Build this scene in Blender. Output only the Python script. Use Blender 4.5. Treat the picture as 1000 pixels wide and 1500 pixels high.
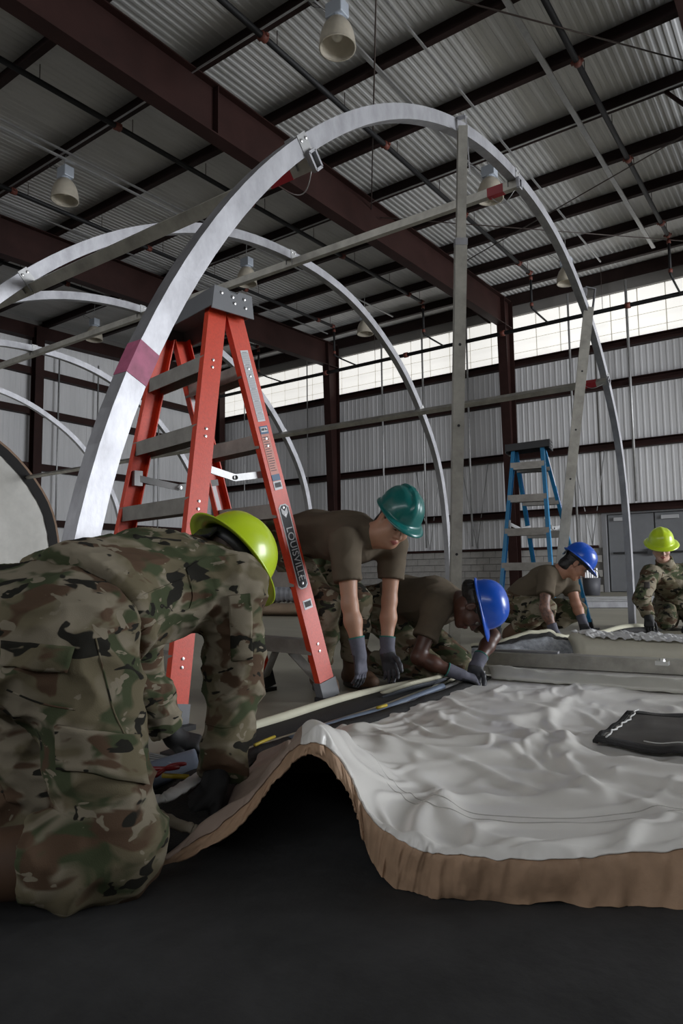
import bpy, bmesh, math, random
import numpy as np
from mathutils import Vector, Matrix, noise as mnoise

for o in list(bpy.data.objects):
    bpy.data.objects.remove(o, do_unlink=True)
SC = bpy.context.scene
COL = SC.collection

# ------------------------------------------------------------------ camera
H = 0.57                      # lens height over the hangar floor
FPX = 998.0                   # focal length in pixels of the 1000 x 1500 frame
_x = np.array([710., -81., -FPX]); _x /= np.linalg.norm(_x)      # building +X seen from the camera
_y = np.array([-1415., -108., -FPX]); _y /= np.linalg.norm(_y)   # building +Y seen from the camera
_z = np.cross(_x, _y); _z /= np.linalg.norm(_z)
_y = np.cross(_z, _x)
R = np.array([_x, _y, _z])
EYE = np.array([0., 0., H])
cam = bpy.data.cameras.new('camera')
cam.sensor_fit = 'HORIZONTAL'; cam.sensor_width = 24.0; cam.lens = 24.0 * FPX / 1000.0
cam.clip_start = 0.05; cam.clip_end = 200
camo = bpy.data.objects.new('camera', cam); COL.objects.link(camo)
M4 = Matrix.Identity(4)
for i in range(3):
    for j in range(3):
        M4[i][j] = float(R[i, j])
M4.translation = Vector(EYE.tolist())
camo.matrix_world = M4
SC.camera = camo

# ------------------------------------------------------------------ light
w = bpy.data.worlds.new('overcast_sky'); SC.world = w; w.use_nodes = True
w.node_tree.nodes['Background'].inputs[0].default_value = (0.80, 0.88, 1.0, 1)
w.node_tree.nodes['Background'].inputs[1].default_value = 1.0
def area(name, loc, rot, sx, sy, watts, col=(1, 1, 1)):
    l = bpy.data.lights.new(name, 'AREA'); l.shape = 'RECTANGLE'; l.size = sx; l.size_y = sy
    l.energy = watts; l.color = col
    o = bpy.data.objects.new(name, l); COL.objects.link(o); o.location = loc; o.rotation_euler = rot
    return o
# daylight through the open hangar door in the wall behind and to the right of the camera
area('hangar_door_daylight', (12.4, -12.9, 3.1), (math.radians(90), 0, 0), 8.6, 5.6, 2900, (0.93, 0.96, 1.0))
# added fill light on the opposite long wall, brightens right wall and deck
area('back_wall_fill', (-8.85, 3.0, 6.1), (0, math.radians(-90), 0), 1.5, 26.0, 600, (0.95, 0.97, 1.0))
SC.view_settings.view_transform = 'Standard'; SC.view_settings.look = 'None'
SC.view_settings.exposure = 0.0; SC.view_settings.gamma = 1.0
SC.view_settings.use_curve_mapping = False

# ------------------------------------------------------------------ pixel helpers (directions only; depth from floor, walls, sizes)
def ray(px, py):
    return R @ np.array([px - 500., 750. - py, -FPX])
def fl(px, py, z=0.0):
    d = ray(px, py); return EYE + d * ((z - H) / d[2])
def onX(px, py, X):
    d = ray(px, py); return EYE + d * (X / d[0])
def onY(px, py, Y):
    d = ray(px, py); return EYE + d * (Y / d[1])
def onZ(px, py, Z):
    return fl(px, py, Z)
FWD = R @ np.array([0, 0, -1.]); FWD[2] = 0; FWD /= np.linalg.norm(FWD)
RGT = np.array([FWD[1], -FWD[0], 0.]); UP = np.array([0, 0, 1.])
def at(px, py, d):            # point at horizontal depth d in front of the camera
    r = ray(px, py); return EYE + r * (d / (r @ FWD))
def dv(r, f, u):              # direction from right / forward / up components
    v = RGT * r + FWD * f + UP * u; return v / np.linalg.norm(v)
def nrm(v):
    v = np.asarray(v, float); return v / max(np.linalg.norm(v), 1e-9)

# ------------------------------------------------------------------ materials
MATS = {}
def mat(name, c, rough=0.6, metal=0.0, var=0.0, vs=4.0, bump=0.0, bs=40.0, c2=None, spec=0.5, coat=0.0, stretch=None):
    if name in MATS: return MATS[name]
    m = bpy.data.materials.new(name); m.use_nodes = True; nt = m.node_tree; N = nt.nodes; L = nt.links
    b = N['Principled BSDF']
    b.inputs['Base Color'].default_value = (*c, 1); b.inputs['Roughness'].default_value = rough
    b.inputs['Metallic'].default_value = metal; b.inputs['Specular IOR Level'].default_value = spec
    b.inputs['Coat Weight'].default_value = coat; b.inputs['Coat Roughness'].default_value = 0.1
    tc = N.new('ShaderNodeTexCoord'); src = tc.outputs['Object']
    if stretch:
        mp = N.new('ShaderNodeMapping'); mp.inputs['Scale'].default_value = stretch
        L.new(src, mp.inputs['Vector']); src = mp.outputs['Vector']
    if var or c2:
        n = N.new('ShaderNodeTexNoise'); n.inputs['Scale'].default_value = vs; n.inputs['Detail'].default_value = 6
        n.inputs['Roughness'].default_value = 0.65
        L.new(src, n.inputs['Vector'])
        r = N.new('ShaderNodeValToRGB'); r.color_ramp.elements[0].position = 0.3; r.color_ramp.elements[1].position = 0.7
        a = tuple(x * (1 - var) for x in c) if not c2 else c
        z = tuple(min(1, x * (1 + var)) for x in c) if not c2 else c2
        r.color_ramp.elements[0].color = (*a, 1); r.color_ramp.elements[1].color = (*z, 1)
        L.new(n.outputs['Fac'], r.inputs['Fac']); L.new(r.outputs['Color'], b.inputs['Base Color'])
    if bump:
        n2 = N.new('ShaderNodeTexNoise'); n2.inputs['Scale'].default_value = bs; n2.inputs['Detail'].default_value = 5
        L.new(src, n2.inputs['Vector'])
        bp = N.new('ShaderNodeBump'); bp.inputs['Strength'].default_value = bump; bp.inputs['Distance'].default_value = 0.01
        L.new(n2.outputs['Fac'], bp.inputs['Height']); L.new(bp.outputs['Normal'], b.inputs['Normal'])
    MATS[name] = m
    return m
def emis(name, c, s):
    if name in MATS: return MATS[name]
    m = bpy.data.materials.new(name); m.use_nodes = True; b = m.node_tree.nodes['Principled BSDF']
    b.inputs['Base Color'].default_value = (*c, 1); b.inputs['Roughness'].default_value = 0.5
    b.inputs['Emission Color'].default_value = (*c, 1); b.inputs['Emission Strength'].default_value = s
    MATS[name] = m; return m
def camo_mat(name, cols, sc=7.0, dark=1.0, so=0.0):
    """layered blotches: base, light, green, brown, dark"""
    if name in MATS: return MATS[name]
    m = bpy.data.materials.new(name); m.use_nodes = True; nt = m.node_tree; N = nt.nodes; L = nt.links
    b = N['Principled BSDF']; b.inputs['Roughness'].default_value = 0.9; b.inputs['Specular IOR Level'].default_value = 0.15
    tc = N.new('ShaderNodeTexCoord'); prev = None
    def layer(col, scale, lo, hi, off, stretch, prev):
        mp = N.new('ShaderNodeMapping'); mp.inputs['Location'].default_value = (off + so, off * 1.7 - so, -off + so); mp.inputs['Scale'].default_value = stretch
        mp.inputs['Rotation'].default_value = (0.3, 0.2, 0.4)
        L.new(tc.outputs['Object'], mp.inputs['Vector'])
        n = N.new('ShaderNodeTexNoise'); n.inputs['Scale'].default_value = scale; n.inputs['Detail'].default_value = 2.5
        n.inputs['Roughness'].default_value = 0.45; n.inputs['Distortion'].default_value = 0.6
        L.new(mp.outputs['Vector'], n.inputs['Vector'])
        r = N.new('ShaderNodeValToRGB'); r.color_ramp.elements[0].position = lo; r.color_ramp.elements[1].position = hi
        L.new(n.outputs['Fac'], r.inputs['Fac'])
        mx = N.new('ShaderNodeMix'); mx.data_type = 'RGBA'
        L.new(r.outputs['Color'], mx.inputs['Factor'])
        if isinstance(prev, tuple): mx.inputs['A'].default_value = (*prev, 1)
        else: L.new(prev, mx.inputs['A'])
        mx.inputs['B'].default_value = (*[x * dark for x in col], 1)
        return mx.outputs['Result']
    p = layer(cols[1], sc * 0.8, 0.46, 0.54, 1.3, (1, 1, 1.5), tuple(x * dark for x in cols[0]))
    p = layer(cols[2], sc * 0.9, 0.52, 0.58, 7.1, (1, 1, 1.7), p)
    p = layer(cols[3], sc * 1.0, 0.56, 0.60, 13.7, (1, 1, 1.7), p)
    p = layer(cols[4], sc * 1.5, 0.615, 0.63, 21.9, (1, 1, 1.8), p)
    p = layer(cols[1], sc * 2.2, 0.635, 0.65, 33.1, (1, 1, 1.6), p)
    L.new(p, b.inputs['Base Color'])
    n2 = N.new('ShaderNodeTexNoise'); n2.inputs['Scale'].default_value = 500; L.new(tc.outputs['Object'], n2.inputs['Vector'])
    bp = N.new('ShaderNodeBump'); bp.inputs['Strength'].default_value = 0.15; bp.inputs['Distance'].default_value = 0.004
    L.new(n2.outputs['Fac'], bp.inputs['Height']); L.new(bp.outputs['Normal'], b.inputs['Normal'])
    MATS[name] = m; return m

# ------------------------------------------------------------------ object helpers
def tag(o, label=None, cat=None, group=None, kind=None):
    if label: o['label'] = label
    if cat: o['category'] = cat
    if group: o['group'] = group
    if kind: o['kind'] = kind
    return o
def empty(name, loc, label=None, cat=None, group=None, kind=None):
    o = bpy.data.objects.new(name, None); COL.objects.link(o); o.location = Vector([float(v) for v in loc])
    o.empty_display_size = 0.1
    return tag(o, label, cat, group, kind)
def link(name, me, m, parent=None, smooth=False, mw=None):
    """mesh given in world coordinates"""
    o = bpy.data.objects.new(name, me); COL.objects.link(o)
    if m is not None and len(me.materials) == 0:
        for q in (m if isinstance(m, (list, tuple)) else [m]): me.materials.append(q)
    if smooth: me.polygons.foreach_set('use_smooth', [True] * len(me.polygons))
    if parent is not None:
        o.parent = parent
        o.matrix_parent_inverse = Matrix.Translation(-parent.location)   # every object's location is its world offset
    if mw is not None: o.location = Vector([float(v) for v in mw])
    return o
def obj(name, bm, m, parent=None, smooth=False):
    me = bpy.data.meshes.new(name); bmesh.ops.recalc_face_normals(bm, faces=bm.faces); bm.to_mesh(me); bm.free()
    return link(name, me, m, parent, smooth)
def NB(): return bmesh.new()
def V(p): return Vector([float(p[0]), float(p[1]), float(p[2])])
def add_box(bm, lo, hi):
    vs = [bm.verts.new((x, y, z)) for z in (lo[2], hi[2]) for y in (lo[1], hi[1]) for x in (lo[0], hi[0])]
    for f in ((0, 1, 3, 2), (4, 6, 7, 5), (0, 4, 5, 1), (2, 3, 7, 6), (0, 2, 6, 4), (1, 5, 7, 3)):
        bm.faces.new([vs[i] for i in f])
def frame_of(d, up=(0, 0, 1)):
    d = nrm(d); u = np.array(up, float)
    if abs(d @ u) > 0.98: u = np.array([1., 0, 0])
    s = nrm(np.cross(d, u)); t = np.cross(s, d)
    return d, s, t
def add_bar(bm, a, b, wx, wy, up=(0, 0, 1), wx2=None, wy2=None):
    """rectangular bar from a to b, wx across (side), wy along up"""
    a = np.asarray(a, float); b = np.asarray(b, float); d, s, t = frame_of(b - a, up)
    wx2 = wx if wx2 is None else wx2; wy2 = wy if wy2 is None else wy2
    ring = []
    for p, x, y in ((a, wx, wy), (b, wx2, wy2)):
        ring.append([bm.verts.new(V(p + s * (i * x / 2) + t * (j * y / 2))) for i, j in ((-1, -1), (1, -1), (1, 1), (-1, 1))])
    r0, r1 = ring
    bm.faces.new(r0[::-1]); bm.faces.new(r1)
    for i in range(4): bm.faces.new((r0[i], r0[(i + 1) % 4], r1[(i + 1) % 4], r1[i]))
def add_prism(bm, poly, a, b, s, t):
    """closed 2-D polygon (s,t coords) extruded from a to b"""
    a = np.asarray(a, float); b = np.asarray(b, float); s = np.asarray(s, float); t = np.asarray(t, float)
    r0 = [bm.verts.new(V(a + s * x + t * y)) for x, y in poly]; r1 = [bm.verts.new(V(b + s * x + t * y)) for x, y in poly]
    bm.faces.new(r0[::-1]); bm.faces.new(r1); n = len(poly)
    for i in range(n): bm.faces.new((r0[i], r0[(i + 1) % n], r1[(i + 1) % n], r1[i]))
def add_tube(bm, pts, r, n=10, caps=True):
    pts = [np.asarray(p, float) for p in pts]; k = len(pts)
    rs = [r] * k if np.isscalar(r) else list(r)
    rings = []; prev = None
    for i, p in enumerate(pts):
        d = pts[min(i + 1, k - 1)] - pts[max(i - 1, 0)]; d = nrm(d)
        if prev is None: _, s, t = frame_of(d)
        else:
            s = nrm(prev - d * (prev @ d)); t = np.cross(s, d)
        prev = s
        rings.append([bm.verts.new(V(p + (s * math.cos(2 * math.pi * j / n) + t * math.sin(2 * math.pi * j / n)) * rs[i])) for j in range(n)])
    for i in range(k - 1):
        for j in range(n):
            bm.faces.new((rings[i][j], rings[i][(j + 1) % n], rings[i + 1][(j + 1) % n], rings[i + 1][j]))
    if caps:
        bm.faces.new(rings[0][::-1]); bm.faces.new(rings[-1])
def add_lathe(bm, c, axis, prof, n=24):
    """prof: list of (radius, height along axis)"""
    c = np.asarray(c, float); d, s, t = frame_of(axis)
    rings = []
    for r, h in prof:
        if r < 1e-6: rings.append([bm.verts.new(V(c + d * h))])
        else: rings.append([bm.verts.new(V(c + d * h + (s * math.cos(2 * math.pi * j / n) + t * math.sin(2 * math.pi * j / n)) * r)) for j in range(n)])
    for a, b in zip(rings, rings[1:]):
        for j in range(n):
            j2 = (j + 1) % n
            if len(a) == 1 and len(b) == 1: continue
            if len(a) == 1: bm.faces.new((a[0], b[j2], b[j]))
            elif len(b) == 1: bm.faces.new((a[j], a[j2], b[0]))
            else: bm.faces.new((a[j], a[j2], b[j2], b[j]))
def add_sheet(bm, grid):
    """grid of points [i][j] -> quads"""
    vs = [[bm.verts.new(V(p)) for p in row] for row in grid]
    for i in range(len(vs) - 1):
        for j in range(len(vs[0]) - 1):
            bm.faces.new((vs[i][j], vs[i + 1][j], vs[i + 1][j + 1], vs[i][j + 1]))
def box_obj(name, lo, hi, m, parent=None):
    bm = NB(); add_box(bm, lo, hi); return obj(name, bm, m, parent)
def bar_obj(name, a, b, wx, wy, m, parent=None, up=(0, 0, 1), **k):
    bm = NB(); add_bar(bm, a, b, wx, wy, up, **k); return obj(name, bm, m, parent)
def tube_obj(name, pts, r, m, parent=None, n=10, smooth=True):
    bm = NB(); add_tube(bm, pts, r, n); return obj(name, bm, m, parent, smooth)
def bevel(o, wd, seg=2):
    md = o.modifiers.new('bevel', 'BEVEL'); md.width = wd; md.segments = seg; md.limit_method = 'ANGLE'; return o
def catmull(P, n):
    """resample a polyline through its points"""
    P = np.asarray(P, float); k = len(P); out = []
    for s in np.linspace(0, k - 1, n):
        i = min(int(s), k - 2); t = s - i
        p0, p1, p2, p3 = P[max(i - 1, 0)], P[i], P[i + 1], P[min(i + 2, k - 1)]
        out.append(0.5 * ((2 * p1) + (-p0 + p2) * t + (2 * p0 - 5 * p1 + 4 * p2 - p3) * t * t + (-p0 + 3 * p1 - 3 * p2 + p3) * t ** 3))
    return np.array(out)
def share(src, name, parent, loc):
    """a copy that shares mesh data, moved by loc"""
    o = src.copy(); COL.objects.link(o); o.name = name
    if parent is not None: o.parent = parent; o.matrix_parent_inverse = src.matrix_parent_inverse.copy()
    o.location = src.location + Vector([float(v) for v in loc]); return o
def copy_tree(o, parent=None):
    c = o.copy(); COL.objects.link(c)
    if parent is not None: c.parent = parent; c.matrix_parent_inverse = o.matrix_parent_inverse.copy()
    for ch in list(o.children): copy_tree(ch, c)
    return c
def fnoise(p, s, o=3):
    return mnoise.fractal(Vector((float(p[0]) * s, float(p[1]) * s, float(p[2]) * s)), 0.9, 2.0, o)
RNG = random.Random(4)
# ================================================================== the hangar
XW, YW, XB, YB = 18.6, 18.9, -9.0, -13.0
def roof(X): return 7.55 + 0.04 * X            # underside of the purlins
PD = 0.26                                        # purlin depth
m_conc = mat('concrete_floor', (0.25, 0.232, 0.178), 0.5, var=0.25, vs=1.3, bump=0.08, bs=30, c2=(0.34, 0.318, 0.25), stretch=(1, 0.35, 1))
m_steel = mat('oxide_brown_steel', (0.025, 0.0105, 0.009), 0.6, var=0.25, vs=2.0, spec=.15)
m_purl = mat('dark_brown_purlin_paint', (0.022, 0.012, 0.011), 0.6, var=0.25, vs=2.0, spec=.15)
m_deck = mat('galvalume_roof_deck', (0.56, 0.56, 0.56), 0.6, metal=0.0, var=0.18, vs=1.2, stretch=(0.25, 1, 1))
m_liner = mat('off_white_wall_panel', (0.60, 0.597, 0.605), 0.55, var=0.1, vs=1.0, stretch=(1, 1, 0.2))
m_block = mat('painted_concrete_block', (0.34, 0.325, 0.305), 0.8, var=0.12, vs=6, bump=0.25, bs=60)
m_mortar = mat('mortar', (0.22, 0.21, 0.2), 0.9)
m_grey = mat('grey_door_paint', (0.17, 0.175, 0.185), 0.5, var=0.08)
m_alu = mat('mill_aluminium', (0.36, 0.36, 0.38), 0.48, metal=0.85, var=0.22, vs=9, bump=0.06, bs=80, stretch=(1, 1, 0.5))
m_aludull = mat('weathered_aluminium', (0.40, 0.385, 0.345), 0.5, metal=0.7, var=0.25, vs=7, bump=0.05, bs=60)
m_galv = mat('galvanised_conduit', (0.38, 0.38, 0.38), 0.45, metal=0.6, var=0.15, vs=8)
m_black = mat('black_paint', (0.012, 0.012, 0.013), 0.45)
m_pipe = mat('black_sprinkler_pipe', (0.008, 0.008, 0.009), 0.6, spec=.3)
m_redcoup = mat('red_oxide_coupling', (0.12, 0.028, 0.017), 0.6)
m_wire = mat('dark_rod', (0.05, 0.035, 0.03), 0.5)

def structure(o): o['kind'] = 'structure'; return o
floor_o = structure(box_obj('floor', (XB - .3, YB - .3, -0.15), (XW + .3, YW + .3, 0.0), m_conc))
# ceiling: closed slab over ribbed deck sheets
bm = NB(); z0, z1 = roof(XB) + PD + 0.06, roof(XW) + PD + 0.06
add_prism(bm, [(XB - .3, z0), (XW + .3, z1), (XW + .3, z1 + .15), (XB - .3, z0 + .15)], (0, YB - .3, 0), (0, YW + .3, 0), (1, 0, 0), (0, 0, 1))
ceil = structure(obj('ceiling', bm, m_deck))
PW = 0.92
def deck_panel(y0):
    bm = NB(); prof = []
    for k in range(8):
        b = k * PW / 8
        prof += [(b, 0), (b + .035, 0), (b + .045, .009), (b + .095, .009)]
    prof.append((PW - .004, 0.0)); rows = []
    for X in (XB, XW):
        rows.append([(X, y0 + a, roof(X) + PD + 0.015 + h) for a, h in prof])
    add_sheet(bm, rows); return bm
p0 = obj('roof_panel', deck_panel(0), m_deck, ceil)
k0 = int(math.floor(YB / PW)); k1 = int(math.ceil(YW / PW))
for k in range(k0, k1):
    if k != 0: share(p0, 'roof_panel', ceil, (0, k * PW, 0))
# purlins (Z section) run along Y
zs = [(-.10, .03), (-.10, 0), (.004, 0), (.004, PD - .006), (.10, PD - .006), (.10, PD), (-.004, PD), (-.004, .006), (-.094, .006), (-.094, .03)]
PX = [4.85 + 1.58 * k for k in range(-8, 9)]
def slope_t(): return nrm((0.04, 0, 1))
pur0 = None
for X in PX:
    if X < XB + .3: continue
    bm = NB(); add_prism(bm, zs, (X, YB, roof(X) + .004), (X, YW, roof(X) + .004), (1, 0, 0), (0, 0, 1))
    obj('purlin', bm, m_purl, ceil)
# eave strut along the window wall
bm = NB(); add_prism(bm, [(-.09, -.05), (0, -.05), (0, PD), (-.09, PD)], (XW, YB, roof(XW)), (XW, YW, roof(XW)), (1, 0, 0), (0, 0, 1)); obj('eave_strut', bm, m_purl, ceil)
def ibeam(bm, A, B, hA, hB, wflange, tf, tw, side):
    """I-beam whose top line runs A->B, depth hA->hB straight down (or inward), flange width along side"""
    A = np.asarray(A, float); B = np.asarray(B, float); side = np.asarray(side, float)
    def quad_prism(a0, a1, b0, b1, wd):
        vs = []
        for p in (a0, a1, b1, b0):
            vs.append([bm.verts.new(V(p + side * s * wd / 2)) for s in (-1, 1)])
        for i in range(4):
            j = (i + 1) % 4; bm.faces.new((vs[i][0], vs[j][0], vs[j][1], vs[i][1]))
        bm.faces.new([v[0] for v in vs][::-1]); bm.faces.new([v[1] for v in vs])
    return quad_prism
def rafter(Y, parent):
    bm = NB(); A = np.array([XB, Y, roof(XB)]); B = np.array([XW - .3, Y, roof(XW - .3)])
    q = ibeam(bm, A, B, 0, 0, 0, 0, 0, (0, 1, 0)); dz = np.array([0, 0, 1.])
    hA, hM, hB = .66, .80, .80
    Mx = np.array([6.0, Y, roof(6.0)])
    for a, b, ha, hb in ((A, Mx, hA, hM), (Mx, B, hM, hB)):
        q(a, a - dz * .02, b, b - dz * .02, .24)
        q(a - dz * .02, a - dz * (ha - .02), b - dz * .02, b - dz * (hb - .02), .02)
        q(a - dz * (ha - .02), a - dz * ha, b - dz * (hb - .02), b - dz * hb, .24)
    o = obj('rafter', bm, m_steel, parent)
    for X in (6.75,):                                  # web stiffeners
        z = roof(X); box_obj('stiffener', (X - .008, Y - .11, z - .78), (X + .008, Y + .11, z - .02), m_steel, o)
    for X in PX:                                                        # flange braces to the purlins
        if X < 3 or X > 17 or int(X * 10) % 3 != 0: continue
        bar_obj('flange_brace', (X, Y + .1, roof(X) - .76), (X, Y + .72, roof(X) + .06), .05, .05, m_steel, o)
    return o
RY = [13.15, 7.02, 0.9, -5.2, -11.3]
for Y in RY: rafter(Y, ceil)
# end wall beam under the deck
bm = NB(); add_prism(bm, [(XB, roof(XB) - .38), (XW, roof(XW) - .38), (XW, roof(XW)), (XB, roof(XB))], (0, YW - .34, 0), (0, YW - .02, 0), (1, 0, 0), (0, 0, 1)); obj('end_rafter', bm, m_steel, ceil)

# ---- right wall (window wall, X = XW) and left wall (gable, Y = YW)
WB, WT = 6.5, 7.95
bm = NB(); add_box(bm, (XW, YB - .3, 0), (XW + .25, 2.1, WB)); add_box(bm, (XW, 4.75, 0), (XW + .25, YW + .25, WB)); add_box(bm, (XW, 2.1, 2.12), (XW + .25, 4.75, WB))
add_box(bm, (XW, YB - .3, WT), (XW + .25, YW + .25, 8.65))
wr = structure(obj('wall_right', bm, m_mortar))
wl = structure(box_obj('wall_left', (XB - .3, YW, 0), (XW, YW + .25, 8.65), m_mortar))
# other walls, out of the picture: the hangar door stands open in wall_near
bm = NB(); add_box(bm, (XB - .3, YB - .25, 0), (8.0, YB, 8.65)); add_box(bm, (16.8, YB - .25, 0), (XW, YB, 8.65)); add_box(bm, (8.0, YB - .25, 6.0), (16.8, YB, 8.65))
structure(obj('wall_near', bm, m_liner))
structure(box_obj('wall_light_blocker', (4.4, YB, 0), (4.55, -4.4, 5.0), m_liner))     # added unseen wall behind the camera, keeps door light off the foreground
structure(box_obj('wall_back', (XB - .25, YB, 0), (XB, YW, 8.65), m_liner))
# ribbed liner panels
LW = 0.98; CMU = 1.16
def liner(axis):
    prof = []
    for k in range(6):
        b = k * LW / 6
        prof += [(b, 0.012), (b + .04, 0.012), (b + .055, 0.019), (b + .085, 0.019), (b + .10, .012)]
    prof = prof + [(LW - .006, .012), (LW - .006, -.0)]
    bm = NB(); rows = []
    for z in (CMU, 7.98 if axis == 'y' else WB - .05):
        rows.append([((XW - h, a, z) if axis == 'x' else (a, YW - h, z)) for a, h in prof])
    add_sheet(bm, rows); return bm
pr = obj('wall_panel', liner('x'), m_liner, wr); pr.location.y += 4.75
for k in range(1, 15): share(pr, 'wall_panel', wr, (0, k * LW, 0))
pl = obj('wall_panel', liner('y'), m_liner, wl)
for k in range(1, 19): share(pl, 'wall_panel', wl, (k * LW, 0, 0))
for k in range(1, 10): share(pl, 'wall_panel', wl, (-k * LW, 0, 0))
# over the door
bm = NB(); prof = []
for k in range(17):
    b = 2.1 + k * 2.65 / 17; prof += [(b, .012), (b + .05, .012), (b + .065, .02), (b + .10, .02), (b + .115, .012)]
add_sheet(bm, [[(XW - h, a, z) for a, h in prof] for z in (2.14, WB - .05)]); obj('wall_panel', bm, m_liner, wr)
bm = NB(); prof = []
for k in range(90):
    b = YB + k * (2.1 - YB) / 90; prof += [(b, .012), (b + .05, .012), (b + .065, .02), (b + .10, .02), (b + .115, .012)]
add_sheet(bm, [[(XW - h, a, z) for a, h in prof] for z in (CMU, WB - .05)]); obj('wall_panel', bm, m_liner, wr)
# concrete block base
bm = NB(); add_box(bm, (XW - .05, 0, .006), (XW - .001, .384, .187)); b0 = obj('block', bm, m_block, wr); bevel(b0, .006, 1); b0.location.y += 4.78
for r in range(6):
    for k in range(36):
        if r == 0 and k == 0: continue
        y = k * .393 + (0.196 if r % 2 else 0)
        if 4.78 + y + .39 > YW: continue
        share(b0, 'block', wr, (0, y, r * .1935))
bb = structure(box_obj('baseboard_left', (XB, YW - .06, 0), (XW, YW - .001, CMU), m_block))
structure(box_obj('baseboard_right', (XW - .05, YB, 0), (XW - .001, 2.1, CMU), m_block))
# girts
for z in (1.19, 2.16, 3.80, 5.43, 6.47):
    hh = .035 if z < 1.5 else .10
    for (y0, y1) in (((4.85 if z < 1.5 else YB), YW),):
        bm = NB(); add_prism(bm, [(0, -hh), (-.20, -hh), (-.20, -hh + .06), (-.19, -hh + .06), (-.19, -hh + .012), (-.012, -hh + .012), (-.012, hh - .012), (-.20, hh - .012), (-.20, hh), (0, hh)] if hh > .05 else [(0, -hh), (-.07, -hh), (-.07, hh), (0, hh)],
                            (XW - .03, y0, z), (XW - .03, y1, z), (1, 0, 0), (0, 0, 1)); obj('girt', bm, m_steel, wr)
    bm = NB(); add_prism(bm, [(0, -hh), (-.20, -hh), (-.20, hh), (0, hh)] if hh > .05 else [(0, -hh), (-.07, -hh), (-.07, hh), (0, hh)], (XB, YW - .03, z if z < 6.4 else 6.63), (XW, YW - .03, z if z < 6.4 else 6.63), (0, 1, 0), (0, 0, 1)); obj('girt', bm, m_steel, wl)
# columns: tapered I sections
def column(Y):
    bm = NB(); q = ibeam(bm, (0, 0, 0), (0, 0, 1), 0, 0, 0, 0, 0, (0, 1, 0))
    zt = roof(XW) - .05; xo = XW - .23
    def p(x, z): return np.array([x, Y, z])
    xb, xt = XW - .50, XW - .85
    q(p(xo, 0), p(xo - .02, 0), p(xo, zt), p(xo - .02, zt), .26)
    q(p(xo - .02, 0), p(xb + .02, 0), p(xo - .02, zt), p(xt + .02, zt), .014)
    q(p(xb + .02, 0), p(xb, 0), p(xt + .02, zt), p(xt, zt), .26)
    o = obj('column', bm, m_steel, wr)
    box_obj('base_plate', (xb - .05, Y - .18, 0), (xo + .03, Y + .18, .02), m_steel, o)
for Y in RY[:4]: column(Y)
bm = NB(); add_box(bm, (XW - .5, YW - .5, 0), (XW - .22, YW - .48, 8.1)); add_box(bm, (XW - .5, YW - .24, 0), (XW - .22, YW - .22, 8.1)); add_box(bm, (XW - .37, YW - .48, 0), (XW - .35, YW - .24, 8.1)); obj('column', bm, m_steel, wl)
for X in (10.85, 4.75, -1.35):
    bm = NB(); add_box(bm, (X - .13, YW - .48, 0), (X + .13, YW - .46, 7.9)); add_box(bm, (X - .008, YW - .46, 0), (X + .008, YW - .24, 7.9)); add_box(bm, (X - .13, YW - .24, 0), (X + .13, YW - .222, 7.9)); obj('column', bm, m_steel, wl)

# ---- clerestory windows, one per bay
m_pane = emis('daylit_fibreglass_pane', (1.0, 0.985, 0.94), 0.74)
m_mull = mat('window_grid', (0.42, 0.41, 0.38), 0.6)
bays = [(13.15 + .0, YW - .05), (7.02, 13.15), (0.9, 7.02), (-5.2, .9), (-11.3, -5.2)]
for i, (y0, y1) in enumerate(bays):
    wo = structure(box_obj('window_%d' % (i + 1), (XW + .14, y0, WB), (XW + .16, y1, WT), m_mull))   # frame rail behind the panes
    n = 9; dy = (y1 - y0) / n; dz = (WT - WB) / 4
    for k in range(n):
        for r in range(4):
            box_obj('pane', (XW + .09, y0 + k * dy + .014, WB + r * dz + .010), (XW + .10, y0 + (k + 1) * dy - .014, WB + (r + 1) * dz - .010), m_pane, wo)
    fr = NB(); add_box(fr, (XW - .02, y0, WB - .02), (XW + .2, y1, WB + .03)); obj('sill', fr, m_steel, wo)

structure(box_obj('window_6', (XB + .0, -10.0, 5.3), (XB + .04, 16.0, 6.9), mat('pale_fill_backing', (.7, .72, .74), .4)))  # pale sheet added as backing for the fill light, no known window
# ---- double door in the right wall
d1 = structure(box_obj('door_1', (XW + .12, 2.1, 0), (XW + .16, 4.75, 2.12), m_grey))
fr = NB(); add_box(fr, (XW - .06, 4.64, 0), (XW + .12, 4.75, 2.12)); add_box(fr, (XW - .06, 2.1, 0), (XW + .12, 2.2, 2.12)); add_box(fr, (XW - .06, 2.2, 2.02), (XW + .12, 4.64, 2.12))
obj('door_frame', fr, mat('door_frame_grey', (.21, .21, .22), .5), d1)
for y0, y1 in ((3.50, 4.60), (2.24, 3.46)):
    lf = box_obj('door_leaf', (XW + .03, y0, .02), (XW + .08, y1, 2.0), m_grey, d1)
    box_obj('push_bar', (XW - .03, y0 + .12, .98), (XW + .0, y1 - .1, 1.03), m_black, lf)
    box_obj('bar_mount', (XW - .04, y0 + .06, .93), (XW + .03, y0 + .17, 1.10), mat('dark_metal', (.06, .06, .065), .4, .5), lf)
    box_obj('door_closer', (XW - .03, y1 - .55, 1.84), (XW + .03, y1 - .15, 1.93), mat('closer_grey', (.42, .42, .43), .5), lf)
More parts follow.
